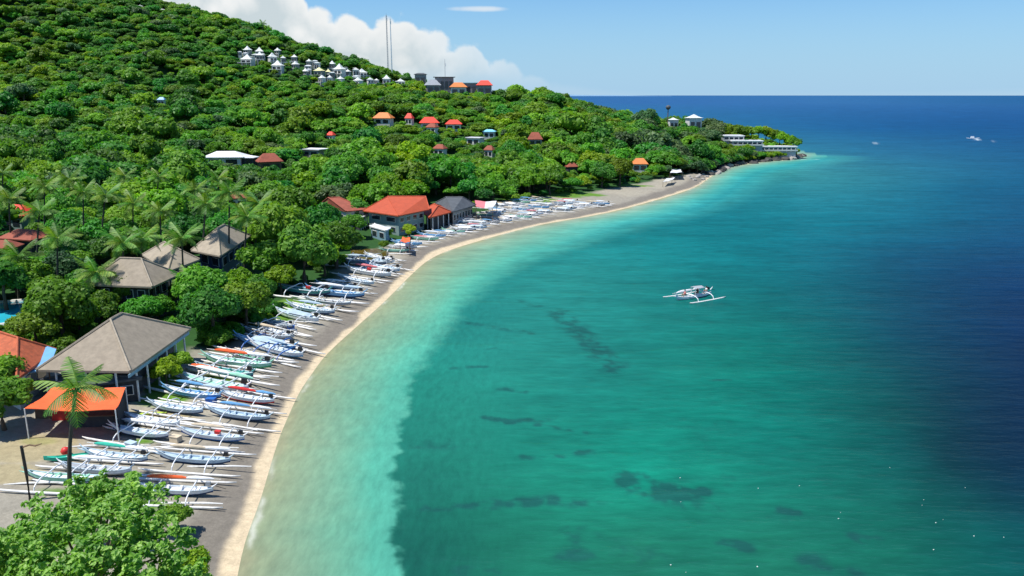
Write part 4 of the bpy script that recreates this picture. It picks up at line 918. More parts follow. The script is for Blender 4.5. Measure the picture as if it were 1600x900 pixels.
# rows along the far curve of the bay
S_ = shore_s; seg = np.hypot(*(S_[1:] - S_[:-1]).T); cum = np.concatenate([[0], np.cumsum(seg)])
def along(s_):
    i = min(len(seg) - 1, max(0, int(np.searchsorted(cum, s_) - 1))); t = (s_ - cum[i]) / seg[i]; p_ = S_[i] + (S_[i + 1] - S_[i]) * t
    a, b_ = along_dir(s_); return p_, np.array([-b_, a])
def along_dir(s_):
    i = min(len(seg) - 1, max(0, int(np.searchsorted(cum, s_) - 1))); lo, hi = max(0, i - 3), min(len(S_) - 1, i + 4); d = S_[hi] - S_[lo]; d = d / np.linalg.norm(d); return d
s0 = cum[np.argmin(np.hypot(*(S_ - atz(640, 432)[:2]).T))]; s1 = cum[np.argmin(np.hypot(*(S_ - atz(985, 322)[:2]).T))]
LM = [(610, 'below the teal two-storey house'), (680, 'in front of the low red shelter'), (725, 'in front of the dark grey boathouse'), (775, 'below the pink and white tarpaulin'), (850, 'on the widest beach'), (920, 'beside the bright beach grass'), (1010, 'toward the far end of the beach')]
hc = [(W, 'white'), (W, 'white'), (P_, 'pale blue'), (GREYP, 'grey'), (W, 'white'), (P_, 'pale blue'), (S, 'sky blue'), (MINT, 'mint')]
sl = [(W, 'white'), (P_, 'pale'), (None, None), (BEIGE, 'beige'), (None, None), (S, 'blue'), (PINK, 'pink')]
cnt = {}
HB = [(h.location.x, h.location.y, r_) for h, r_ in ((h1, 8.5), (h2, 4.5), (h3, 6.5), (h4, 7), (h5, 4), (h6, 5))]
for row, off in enumerate((7.6, 14.6, 21.4)):
    s_ = s0 + row * 1.1 + (4 if row else 0)
    while s_ < s1 - row * 6:
        p_, nrm = along(s_); c = p_ + nrm * (off + random.uniform(-1.2, 1.2)); s_ += random.uniform(3.0, 4.1)
        ppx, ppy, _ = proj(c[0], c[1], 1.2)
        if inside(np.array([c[0]]), np.array([c[1]]), FOREST)[0] and seg_dist(np.array([c[0]]), np.array([c[1]]), TREE_L)[0] > 2.2: continue
        if any(np.hypot(c[0] - q[0], c[1] - q[1]) < 2.7 for q in BOATXY): continue
        if 548 < ppx < 612 and ppy < 404: continue
        if any(np.hypot(c[0] - hx_, c[1] - hy_) < hr_ for hx_, hy_, hr_ in HB): continue
        if random.random() < 0.05: continue
        BOATXY.append(c); h_ = random.choice(hc); sa = random.choice(sl); side = random.choice((-1, 1))
        d = -nrm; rz = math.atan2(d[1], d[0]) + random.gauss(0, .10) + 0.22
        lm = min(LM, key=lambda q: abs(q[0] - ppx))[1]; rw = ('seaward row', 'middle row', 'landward row')[row]
        lab = f"{h_[1]} boat" + (f" with {sa[1]} sail roll" if sa[0] else ' without a sail') + f", {rw} {lm}"
        z = float(hgt(*c)); z1, z2 = float(hgt(*(c + nrm * 3))), float(hgt(*(c - nrm * 3)))
        make_boat((c[0], c[1], (z1 + z2) / 2 + .06), rz, random.uniform(.8, .98), h_[0], random.choice((N, S, P_, GREYP, h_[0])), random.choice((P_, W, GREYP, BEIGE)), [sa[0]] if sa[0] else None, lab, 'outrigger boats in rows on the far beach', 2 if ppx > 760 else 1, engine=random.random() < .5, side=side, cover=random.choice((None, None, P_, W)))

# the boat out on the water with people aboard
SKIN = paint('skin', (0.28, 0.15, 0.09), 0.6, 0.05, 3); HAIR = paint('black hair', (0.012, 0.010, 0.009), 0.5, 0.1, 5)
def person(loc, rz, label, shirt, shorts, parent_scale=1.0):
    r = empty('person', loc, rz, parent_scale); tag(r, label, 'person')
    J = {'pel': (0, 0, .10), 'ch': (.03, 0, .42), 'nk': (.05, 0, .58), 'hd': (.07, 0, .68), 'ht': (.07, 0, .84)}
    V = [J['pel'], (.01, 0, .25), J['ch'], J['nk'], J['hd'], J['ht']]; R = [.14, .12, .15, .055, .085, .07]; E = [(0, 1), (1, 2), (2, 3), (3, 4), (4, 5)]
    for s_ in (-1, 1):
        k = len(V); V += [(.02, s_ * .18, .50), (.12, s_ * .25, .26), (.34, s_ * .17, .20), (.42, s_ * .16, .18)]; R += [.055, .042, .033, .03]; E += [(2, k), (k, k + 1), (k + 1, k + 2), (k + 2, k + 3)]
        k = len(V); V += [(.10, s_ * .10, .10), (.46, s_ * .16, .20), (.54, s_ * .15, -.20), (.66, s_ * .15, -.24)]; R += [.085, .062, .042, .035]; E += [(0, k), (k, k + 1), (k + 1, k + 2), (k + 2, k + 3)]
    me = bpy.data.meshes.new('body'); me.from_pydata(V, E, []); o = link('body', me, r); me.materials.append(SKIN)
    md = o.modifiers.new('skin', 'SKIN'); sv = me.skin_vertices[0].data
    for i, rr_ in enumerate(R): sv[i].radius = (rr_, rr_)
    sv[0].use_root = True; md.use_smooth_shade = True; o.modifiers.new('sub', 'SUBSURF').levels = 1
    MB().tube([(0, 0, .08), (.01, 0, .22), (.02, 0, .36), (.03, 0, .50), (.04, 0, .55)], [.165, .16, .185, .19, .09], 10).build('shirt', shirt, r, True)
    MB().tube([(-.02, 0, .0), (.0, 0, .12)], [.18, .17], 10).build('shorts', shorts, r, True)
    MB().tube([(.05, 0, .74), (.05, 0, .82), (.05, 0, .89)], [.098, .10, .05], 8).build('hair', HAIR, r, True)
    return r
a, b_ = atz(1050, 467, .4), atz(1118, 455, .4); c = (a + b_) / 2; d = b_ - a; rz = math.atan2(d[1], d[0])
sea_boat = make_boat((c[0], c[1], -0.18), rz, 1.08, W, P_, W, [W, W], 'white outrigger boat afloat in the bay with people and a white canopy frame', None, 0, True, None, None, 1, W, cat='boat')
for o in sea_boat.children:
    if o.name.startswith('float'): o.scale = (.76, 1, 1)
    if o.name.startswith(('hull', 'bottom', 'deck', 'gunwale')): o.scale = (1.05, .78, .8)
for x in (-.2, 1.3):
    for y in (-.4, .4): MB().tube([(x, y, .55), (x, y, 1.62)], .03, 5).build('canopy_pole', WHITE, sea_boat)
cp = MB(); cp.loft([[(x, -.6, z), (x, 0, z + .15), (x, .6, z), (x, 0, z + .10)] for x, z in ((-.35, 1.60), (.4, 1.64), (1.35, 1.60))]); cp.build('canopy', GREYP, sea_boat)
dirv = np.array([math.cos(rz), math.sin(rz)])
for t_, lab, sh_, so_ in ((-1.6, 'person in a pink shirt seated at the bow of the floating boat', PINK, N), (.6, 'person in black seated under the floating boat canopy', BLACKP, BLACKP), (2.2, 'person in a pale shirt seated at the stern of the floating boat', W, N)):
    p_ = c[:2] + dirv * t_ * 1.18; person((p_[0], p_[1], .62), rz + math.pi, lab, sh_, so_)
# far motor boat
q = atz(1520, 217); fb = empty('motor_boat', (q[0], q[1], -.2), 2.9, 2.2); tag(fb, 'small white motor boat far out with a short wake', 'boat'); fb.scale = (1.3,) * 3
ob('hull', 'hull', WHITE, fb); ob('deck', 'deck', WHITE, fb); MB().box((.3, 0, 1.1), (1.8, .8, .8), 0, .8).build('cabin', WHITE, fb)
# white flecks of foam and debris drifting over the reef
b = MB(); r_ = random.Random(4)
for i in range(18):
    px, py = r_.uniform(900, 1590), r_.uniform(730, 895); q = atz(px, py); s_ = r_.uniform(.02, .05) * (1.5 if i % 6 == 0 else 1); a0 = r_.uniform(0, 3)
    pts_ = [(q[0] + math.cos(a0 + k) * s_ * r_.uniform(.7, 1.4), q[1] + math.sin(a0 + k) * s_ * r_.uniform(.6, 1.2)) for k in (0, 1.2, 2.5, 3.8, 5.1)]
    b.loft([[(x, y, -.02) for x, y in pts_], [(x, y, .04) for x, y in pts_]])
tag(b.build('foam_flecks', paint('foam', (.5, .6, .56), .8, .05, 2)), kind='stuff')
# kayak, planks, and clutter in the near yard
q = ray_ground(112, 719); ky = empty('kayak', (q[0], q[1], q[2] + .02), .3, .62); tag(ky, 'sea-green kayak lying beside the palm trunk', 'kayak'); SG = MATS['sea green cloth']
ob('hull', 'hull', SG, ky); ob('bottom', 'bottom', SG, ky); ob('deck', 'deck', SG, ky)
q = ray_ground(103, 711); bu = empty('buoy', (q[0], q[1], q[2])); tag(bu, 'round red buoy beside the sea-green kayak', 'buoy')
MB().tube([(0, 0, 0), (0, 0, .12), (0, 0, .35), (0, 0, .58), (0, 0, .68)], [.1, .3, .38, .26, .06], 10).build('float_body', REDP, bu, True)
q = ray_ground(238, 648); pk = empty('plank', (q[0], q[1], q[2]), .15); tag(pk, 'yellow-green plank lying between the boats', 'plank'); MB().loft([[(x, -w_, .1), (x, w_, .1), (x, w_, .16), (x, -w_, .16)] for x, w_ in ((-1.3, .05), (-.9, .2), (.6, .24), (1.3, .05))]).build('board', paint('yellow green paint', (.38, .5, .06), .5), pk)
# loose spars and gear between the near boats
gear = [(170, 700, 7, .04, 'white bamboo spar lying left of the second row, near the palm'), (300, 702, 8, -.02, 'long white spar across the sand between the two lowest boat pairs'), (330, 733, 6.5, .03, 'white spar near the water below the grey-blue boat'), (360, 668, 6, -.35, 'white spar leaning down toward the waterline'), (250, 660, 7, .05, 'white spar right of the orange tent'),
        (340, 610, 6, -.08, 'pale spar beside the mint-trimmed long boat'), (400, 590, 5, -.05, 'pale spar near the teal boat'), (420, 548, 5.5, -.1, 'pale spar beside the deep blue boat'), (470, 505, 5, -.1, 'pale spar below the plump covered boat'), (520, 470, 6, 0, 'pale spar on the sand below the dark teal boat'), (300, 640, 6, .02, 'white spar between the middle near boats'), (80, 758, 7, .05, 'white spar left of the near leafy tree'), (290, 790, 5.5, 0, 'lowest white spar beside the near leafy tree')]
for px, py, ln, a_, lab in gear:
    q = ray_ground(px, py); o = MB().tube([(-ln / 2, 0, .12), (-ln / 4, .02, .2), (ln / 4, -.02, .22), (ln / 2, 0, .15)], [.04, .08, .08, .04], 6).build('spar', OFFW, None); o.location = tuple(q); o.rotation_euler = (0, 0, a_); tag(o, lab, 'spar', 'loose spars on the near beach')
for px, py, mt, lab in [(330, 630, BLUE, 'blue crate between the middle near boats'), (275, 690, BEIGE, 'tan crate beside the blue-bottomed boat'), (205, 700, PALE, 'pale crate on the sand near the palm'), (385, 605, WOOD, 'brown crate by the mint-trimmed boat'), (455, 515, BLUE, 'blue crate below the plump covered boat'), (500, 482, BEIGE, 'tan crate on the sand at the beach bend')]:
    crate_like('crate', lab, 'crate', px, py, (.9, .6, .45), mt, mt, random.uniform(-.5, .5))
# stones along the headland and the far beach
ROCK = paint('dark wet rock', (0.055, 0.05, 0.045), 0.7, 0.35, 1.2, 0.5); ROCKL = paint('pale rock', (0.32, 0.30, 0.27), 0.85, 0.25, 1.2, 0.5)
def rock_mesh(seed, mat):
    bm = bmesh.new(); bmesh.ops.create_icosphere(bm, subdivisions=2, radius=1); r_ = random.Random(seed)
    for v in bm.verts: v.co *= 0.8 + 0.35 * r_.random(); v.co.z *= .7
    me = bpy.data.meshes.new('boulder'); bm.to_mesh(me); bm.free(); me.materials.append(mat); return me
BOUL = []
RM = [rock_mesh(i, ROCK) for i in range(4)] + [rock_mesh(i + 9, ROCKL) for i in range(3)]
sA = cum[np.argmin(np.hypot(*(S_ - atz(1118, 272)[:2]).T))]; sB = cum[-1]; i = 0; s_ = sA
while s_ < sB + 1:
    p_, nrm = along(min(s_, sB - .01)); k = random.uniform(.9, 2.1); c = p_ + nrm * random.uniform(-1.0, 2.4); dk = random.random() < .72
    o = link('boulder', RM[random.randrange(4) if dk else 4 + random.randrange(3)], None, (c[0], c[1], random.uniform(-.1, .5)), (0, 0, random.uniform(0, 6))); o.scale = (k * 1.3, k, k)
    ppx = proj(c[0], c[1], 0)[0]; where = 'at the tip of the headland' if ppx > 1225 else ('below the terrace buildings' if ppx > 1170 else 'under the dark headland trees')
    tag(o, ('large ' if k > 1.6 else 'middling ' if k > 1.2 else 'small ') + ('dark wet' if dk else 'pale') + ' boulder at the waterline ' + where, 'boulder', 'boulders at the foot of the headland'); BOUL.append((o, ppx, proj(c[0], c[1], 0)[1])); s_ += random.uniform(1.6, 3.4)
for j in range(14):
    px, py = random.uniform(1062, 1108), random.uniform(268, 282); q = ray_ground(px, py); o = link('boulder', RM[4 + j % 3], None, tuple(q), (0, 0, j)); o.scale = (random.uniform(.5, 1.2),) * 3
    tag(o, 'pale boulder on the sand spit at the far end of the beach', 'boulder', 'boulders on the sand spit'); BOUL.append((o, px, py))
# ---------------- vegetation ----------------
def face_mesh(name, V, F, tone, mat):
    """V (n,3), F (m,4) int, tone (m,)"""
    me = bpy.data.meshes.new(name); me.vertices.add(len(V)); me.vertices.foreach_set('co', np.asarray(V, np.float32).ravel())
    F = np.asarray(F, np.int32); me.loops.add(F.size); me.loops.foreach_set('vertex_index', F.ravel())
    me.polygons.add(len(F)); me.polygons.foreach_set('loop_start', np.arange(0, F.size, F.shape[1], dtype=np.int32))
    me.update(calc_edges=True); a = me.attributes.new('tone', 'FLOAT', 'FACE'); a.data.foreach_set('value', np.asarray(tone, np.float32)); me.materials.append(mat); return me
def leaves(P, Nrm, size, r, asp=0.55, jit=0.55, fold=0.15):
    n = len(P); Nrm = Nrm + r.normal(0, jit, (n, 3)); Nrm /= np.linalg.norm(Nrm, axis=1, keepdims=True) + 1e-9
    A = np.cross(Nrm, r.normal(0, 1, (n, 3))); A /= np.linalg.norm(A, axis=1, keepdims=True) + 1e-9; B = np.cross(Nrm, A)
    s = size * r.uniform(.65, 1.35, (n, 1)); c = P
    v = np.stack([c - A * s, c + B * s * asp - Nrm * s * fold, c + A * s, c - B * s * asp - Nrm * s * fold], 1).reshape(-1, 3)
    return v, np.arange(n * 4).reshape(n, 4)
ICO = None
def ico():
    global ICO
    if ICO is None:
        bm = bmesh.new(); bmesh.ops.create_icosphere(bm, subdivisions=2, radius=1); bm.verts.ensure_lookup_table()
        ICO = (np.array([v.co[:] for v in bm.verts]), np.array([[v.index for v in f.verts] for f in bm.faces])); bm.free()
    return ICO
def crown(name, mat, nl, R, H, nleaf, size, seed, zc=3.3, lob=(.34, .52), asp=.6, jit=.5, core=0.80, down=-.35):
    r = np.random.default_rng(seed); C = []; rad = []
    for i in range(nl):
        a = i * 2.4 + r.uniform(-.4, .4); rr_ = math.sqrt((i + .35) / nl) * R * .72; z = H * (.55 * (1 - (rr_ / (R * .8)) ** 2) + r.uniform(-.22, .18)) - H * .1
        C.append((math.cos(a) * rr_, math.sin(a) * rr_, z)); rad.append(R * r.uniform(*lob))
    C = np.array(C); rad = np.array(rad); V = []; T = []
    per = (nleaf * rad ** 2 / (rad ** 2).sum()).astype(int) + 1
    lt = r.uniform(0, 1, nl)
    for i in range(nl):
        d = r.normal(0, 1, (per[i] * 2, 3)); d /= np.linalg.norm(d, axis=1, keepdims=True); d = d[d[:, 2] > down][:per[i]]
        bump = 1 + .16 * np.sin(d[:, :1] * 5 + i) * np.cos(d[:, 1:2] * 5 + i * 2)
        P = C[i] + d * rad[i] * bump * r.uniform(.82, 1.1, (len(d), 1)) * np.array([1, 1, .85])
        k = np.ones(len(P), bool)
        for j in range(nl):
            if j != i: k &= np.linalg.norm(P - C[j], axis=1) > rad[j] * .72
        P = P[k]; V.append((P, d[k] * .9 + np.array([0, 0, .35]))); T.append(np.clip(lt[i] * .45 + r.uniform(0, .55, len(P)) , 0, 1))
    P = np.vstack([a for a, _ in V]); Nn = np.vstack([b_ for _, b_ in V]); tone = np.concatenate(T)
    v, f = leaves(P, Nn, size, r, asp, jit)
    iv, jf = ico(); vs = [v]; fs = [f]; ts = [tone]; off = len(v)
    for i in range(nl):
        q = C[i] + iv * rad[i] * core * np.array([1, 1, .85]) * (1 + r.normal(0, .06, (len(iv), 1))); vs.append(q)
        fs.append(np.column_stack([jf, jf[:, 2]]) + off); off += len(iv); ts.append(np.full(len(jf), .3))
    V = np.vstack(vs); V[:, 2] += zc
    # triangles of the core written as degenerate-free quads: split arrays
    me = bpy.data.meshes.new(name); Fq = fs[0]; Ft = np.vstack(fs[1:])[:, :3]
    me.vertices.add(len(V)); me.vertices.foreach_set('co', V.astype(np.float32).ravel())
    loops = np.concatenate([Fq.ravel(), Ft.ravel()]).astype(np.int32); me.loops.add(len(loops)); me.loops.foreach_set('vertex_index', loops)
    st = np.concatenate([np.arange(0, Fq.size, 4), Fq.size + np.arange(0, Ft.size, 3)]).astype(np.int32); me.polygons.add(len(st)); me.polygons.foreach_set('loop_start', st)
    me.update(calc_edges=True); a = me.attributes.new('tone', 'FLOAT', 'FACE'); a.data.foreach_set('value', np.concatenate(ts).astype(np.float32)); me.materials.append(mat)
    return me
def trunk_mesh(seed, h=4.2, r0=.22, mat=None):
    q = random.Random(seed); b = MB(); x = y = 0; path = [(0, 0, -.6)]
    for i in range(1, 4): x += q.uniform(-.15, .15); y += q.uniform(-.15, .15); path.append((x, y, h * i / 4))
    b.tube(path, [r0 * 1.3, r0, r0 * .8, r0 * .7], 7); top = path[-1]
    for k in range(4):
        a = k * 1.57 + q.uniform(-.4, .4); b.tube([top, (top[0] + math.cos(a) * .9, top[1] + math.sin(a) * .9, top[2] + .7), (top[0] + math.cos(a) * 1.7, top[1] + math.sin(a) * 1.7, top[2] + 1.3)], [r0 * .55, r0 * .35, r0 * .12], 5)
    return b.mesh('trunk', mat or BARK)
TR = [trunk_mesh(i) for i in range(4)]
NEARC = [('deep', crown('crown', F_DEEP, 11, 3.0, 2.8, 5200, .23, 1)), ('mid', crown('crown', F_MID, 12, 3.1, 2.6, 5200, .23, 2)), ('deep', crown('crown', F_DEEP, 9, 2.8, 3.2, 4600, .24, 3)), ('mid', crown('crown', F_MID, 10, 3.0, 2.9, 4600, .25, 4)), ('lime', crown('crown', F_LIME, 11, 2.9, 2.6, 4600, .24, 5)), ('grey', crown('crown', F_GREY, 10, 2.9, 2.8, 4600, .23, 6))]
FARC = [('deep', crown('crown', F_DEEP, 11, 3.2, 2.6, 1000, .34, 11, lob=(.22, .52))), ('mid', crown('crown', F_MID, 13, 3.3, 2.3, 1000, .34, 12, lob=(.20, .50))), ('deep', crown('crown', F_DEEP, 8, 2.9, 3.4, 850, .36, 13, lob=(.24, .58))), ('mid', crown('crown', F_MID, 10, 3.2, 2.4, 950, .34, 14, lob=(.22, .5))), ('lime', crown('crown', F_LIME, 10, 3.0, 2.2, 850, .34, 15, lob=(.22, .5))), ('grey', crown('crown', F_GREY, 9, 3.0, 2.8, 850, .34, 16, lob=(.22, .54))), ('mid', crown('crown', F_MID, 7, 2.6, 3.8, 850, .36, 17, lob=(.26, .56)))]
TONE = {'deep': 'dark green', 'mid': 'mid green', 'lime': 'yellow-green', 'grey': 'grey-green'}
placed = []
def tree(x, y, sc, kind, label, group=None, near=True, z=None, name='broadleaf_tree', sz=1.0, cat='tree'):
    zz = float(hgt(x, y)) if z is None else z
    r = empty(name, (x, y, zz), random.uniform(0, 6.28)); r.scale = (sc, sc, sc * sz); tag(r, label, cat, group)
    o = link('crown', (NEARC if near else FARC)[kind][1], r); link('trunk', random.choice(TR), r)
    placed.append((x, y, sc * 2.7)); return r, o
def tree_px(px, py, sc, kind, label, **k):    # px, py: foot of the tree
    q = ray_ground(px, py); return tree(q[0], q[1], sc, kind, label, **k)
# named trees that stand out
tree_px(478, 448, 1.45, 0, 'big dark green broadleaf tree over the boats at the beach bend', sz=1.2)
tree_px(526, 420, 1.35, 1, 'mid green tree at the water-side edge of the grove by the lagoon', sz=1.05)
tree_px(440, 415, 1.5, 1, 'tall mid green tree left behind the big dark tree at the beach bend', sz=1.25)
tree_px(505, 385, 1.3, 0, 'dark round tree behind the lagoon', sz=1.1)
tree_px(455, 375, 1.5, 3, 'tall tree between the thatched pavilion and the dull red roof', sz=1.2)
tree_px(335, 535, 1.15, 0, 'dark dense tree right of the near grey pavilion above the boats', sz=1.05)
tree_px(385, 512, 1.0, 3, 'spreading tree touching the light green grass by the boats', sz=1.0)
tree_px(320, 505, 1.15, 3, 'bright green tree behind the near grey pavilion', sz=1.1)
tree_px(372, 478, .9, 4, 'yellow-green bushy tree below the thatched pavilion', sz=1.0)
tree_px(100, 540, 1.15, 3, 'bright green tree between the pool and the near grey pavilion', sz=1.15)
tree_px(128, 532, .85, 4, 'yellow-green bush tree leaning over the grey pavilion left slope', sz=1.0)
tree_px(555, 372, .85, 1, 'small tree in front of the flat white awning', sz=1.0)
tree_px(640, 372, .5, 4, 'small bright shrub at the foot of the teal two-storey house', name='shrub', cat='shrub')
tree_px(605, 374, .4, 1, 'dark green bush beside the orange-red tarpaulin', name='shrub', cat='shrub')
tree_px(262, 606, .55, 4, 'bright leafy bush between the near pavilion and the boats', name='shrub', cat='shrub')
tree_px(283, 585, .42, 3, 'small bush under the seaward eave of the near pavilion', name='shrub', cat='shrub')
tree_px(198, 500, .75, 1, 'tall narrow columnar shrub in front of the second pavilion', name='columnar_shrub', cat='shrub', sz=1.5)[0].scale = (.48, .48, 1.05)
tree_px(284, 488, .75, 3, 'short columnar shrub beside the beige awning', name='columnar_shrub', cat='shrub')[0].scale = (.5, .5, .72)
tree_px(8, 672, .85, 3, 'leafy bush at the left picture edge below the orange canopy', name='shrub', cat='shrub', sz=.9)
tree_px(-10, 640, .9, 1, 'tall dark bush cut by the left picture edge', name='shrub', cat='shrub')
for px, py, s_, kk, lab in [(350, 500, .9, 1, 'round tree behind the dark dense tree by the boats'), (405, 480, .8, 0, 'dark tree at the back of the light green grass'), (415, 450, 1.2, 3, 'bright tree left of the big tree at the beach bend'),
        (560, 352, 1.0, 0, 'dark tree behind the flat white awning'), (600, 392, .35, 4, 'dry pale bush on the bank beside the lagoon'), (230, 520, .8, 1, 'tree behind the ridge of the near grey pavilion')]:
    tree_px(px, py, s_, kk, lab)

for px, py, s_, kk, lab in [(60, 552, .85, 1, 'rounded tree right behind the terracotta roof'), (160, 512, .8, 0, 'dark tree left of the columnar shrub'), (128, 500, .9, 3, 'bright tree below the second grey pavilion left corner'), (250, 512, .7, 3, 'bright bush tree under the beige awning'), (545, 306, 2.0, 0, 'huge dark tree behind the dull red hipped roof'), (800, 262, 1.7, 0, 'big round dark tree below the cyan roof and left of the dark red roof'), (968, 290, 1.5, 4, 'big yellow-green tree left of the orange beach-end roof'), (940, 293, 1.4, 0, 'big dark tree at the back of the far beach grass'),
        (1088, 264, 1.9, 0, 'tallest dark tree at the sea end of the headland wood'), (1108, 262, 1.6, 3, 'tall tree right of the tallest dark headland tree'), (1060, 266, 1.6, 5, 'grey-green tall tree behind the white beach tent'), (1135, 256, 1.1, 3, 'tree below the upper white terrace'), (620, 250, 1.6, 1, 'big tree right of the grey box building'), (310, 470, .75, 1, 'round tree left of the yellow-green tree below the thatched pavilion')]:
    tree_px(px, py, s_, kk, lab)
# palms
def frond_mesh(seed, Lf=2.9, droop=1.0, nl=18, wd=.62):
    r = np.random.default_rng(seed); V = []; F = []; T = []
    def at(t): return np.array([Lf * t * (1 - .12 * t * droop), .12 * math.sin(t * 2 + seed), .75 * t - 1.75 * droop * t * t])
    for i in range(nl):
        t = .12 + .88 * i / (nl - 1); p_ = at(t); q = at(min(1, t + .03)) - at(max(0, t - .03)); q /= np.linalg.norm(q)
        l_ = wd * (1.25 * math.sin(math.pi * (t * .86 + .1)) + .12); side = np.cross(q, (0, 0, 1)); side /= np.linalg.norm(side)
        for s_ in (-1, 1):
            tip_ = p_ + side * s_ * l_ * .85 + q * l_ * .55 + np.array([0, 0, -l_ * (.35 + r.uniform(0, .3))]); w_ = q * Lf / nl * .42; k = len(V)
            V += [p_ - w_, p_ + w_, tip_ + w_ * .35, tip_ - w_ * .35]; F.append((k, k + 1, k + 2, k + 3)); T.append(.3 + r.uniform(0, .7))
    for i in range(8):
        a, b_ = at(i / 8), at((i + 1) / 8); w1, w2 = np.array([0, .055 * (1 - i / 9), .02]), np.array([0, .055 * (1 - (i + 1) / 9), .02]); k = len(V)
        V += [a - w1, b_ - w2, b_ + w2, a + w1]; F.append((k, k + 1, k + 2, k + 3)); T.append(1.0)
    return face_mesh('frond', np.array(V), F, T, F_PALM)
FR = [frond_mesh(1, 2.9, .55), frond_mesh(2, 2.8, .9), frond_mesh(3, 2.6, 1.3), frond_mesh(4, 3.0, .3)]
def palm(foot, crownpt, label, sc=1.0, n=16, group=None, seed=0):
    q = random.Random(seed + 5); x, y, z = foot; r = empty('coconut_palm', (x, y, z)); tag(r, label, 'palm tree', group)
    tx, ty, tz = crownpt[0] - x, crownpt[1] - y, crownpt[2] - z; b = MB(); path = []; rad = []
    for i in range(9):
        t = i / 8; path.append((tx * t ** 1.6, ty * t ** 1.6, tz * t - .3 * (1 - t))); rad.append((.20 - .09 * t ** .6) * (1.06 if i % 2 else .97))
    rad[0] = .28; b.tube(path, rad, 8); b.build('trunk', PALMBARK, r)
    for i in range(n):
        a = i * 2.399 + q.uniform(-.25, .25); lv = i / n; k = 3 if lv < .25 else (0 if lv < .55 else (1 if lv < .8 else 2))
        o = link('frond', FR[k], r, (tx, ty, tz), (0, -(.55 if lv < .25 else .28 - lv * .45) + q.uniform(-.15, .15), a)); o.rotation_mode = 'XYZ'; o.scale = (sc * q.uniform(.85, 1.1),) * 3
    for i in range(4):
        a = i * 1.6; c_ = MB().tube([(0, 0, -.14), (0, 0, 0), (0, 0, .14)], [.05, .14, .05], 6).build('coconut', F_MID if False else GRNP, r, True, (tx + math.cos(a) * .24, ty + math.sin(a) * .24, tz - .25)) if sc > .9 and i < 3 else None
    placed.append((crownpt[0], crownpt[1], 1.6)); return r
def palm_px(px, ft, top, label, lean=0.0, sc=1.0, n=16, seed=0, px2=None, group=None):
    f = ray_ground(px, ft); c = aty(px2 if px2 is not None else px, top, f[1]); palm(tuple(f), tuple(c), label, sc, n, group, seed or int(px))
palm_px(110, 772, 606, 'tall coconut palm with dark trunk standing alone before the orange canopy', px2=119, sc=1.0, n=11)
for px, ft, top, px2, lab in [(221, 470, 372, 222, 'thin palm rising above the second grey pavilion roof'), (197, 478, 380, 192, 'palm with pale fronds left of the second pavilion peak'), (290, 478, 372, 284, 'leaning palm right of the second pavilion, over the awning'), (318, 440, 318, 322, 'palm with dark trunk in front of the thatched pavilion roof left side'),
        (360, 440, 300, 359, 'tallest palm in front of the thatched pavilion peak'), (383, 450, 338, 386, 'palm with pale fronds at the right end of the thatched pavilion'), (93, 470, 372, 90, 'full-headed palm right of the bright red roof at left'), (60, 440, 330, 62, 'palm behind the full-headed palm at left'), (134, 400, 300, 130, 'palm above the left grove, left one of a pair'), (160, 410, 305, 165, 'palm above the left grove, right one of a pair'),
        (72, 385, 292, 70, 'palm with arched fronds at far left'), (20, 400, 310, 14, 'palm near the left picture edge above the red roof'), (255, 420, 330, 250, 'palm between the grove and the middle grey roof'), (300, 380, 296, 305, 'palm behind the thatched pavilion left side'), (210, 400, 318, 208, 'palm in the grove above the second pavilion'), (345, 350, 280, 340, 'palm behind the thatched pavilion peak'),
        (30, 470, 400, 28, 'short palm beside the swimming pool'), (110, 360, 280, 108, 'small far palm in the left grove'), (190, 350, 275, 195, 'small far palm in the middle of the grove'), (245, 345, 276, 248, 'small far palm left of the white metal roof'), (160, 500, 425, 150, 'low palm left of the second pavilion'), (300, 500, 440, 300, 'low palm under the thatched pavilion'), (8, 345, 270, 4, 'far palm at the left picture edge'), (400, 405, 318, 404, 'palm beside the tall trees right of the thatched pavilion')]:
    palm_px(px, ft, top, lab, px2=px2, sc=1.08, n=18, seed=int(px * 3 + top))
for px, ft, top, lab in [(290, 20, 9, 'tiny palm on the ridge skyline, left'), (410, 48, 36, 'tiny dark palm standing alone on the ridge skyline')]:
    c = aty(px, top, 476); f = (c[0], 476, float(hgt(c[0], 476))); palm(f, tuple(c), lab, 1.0, 12, None, px)
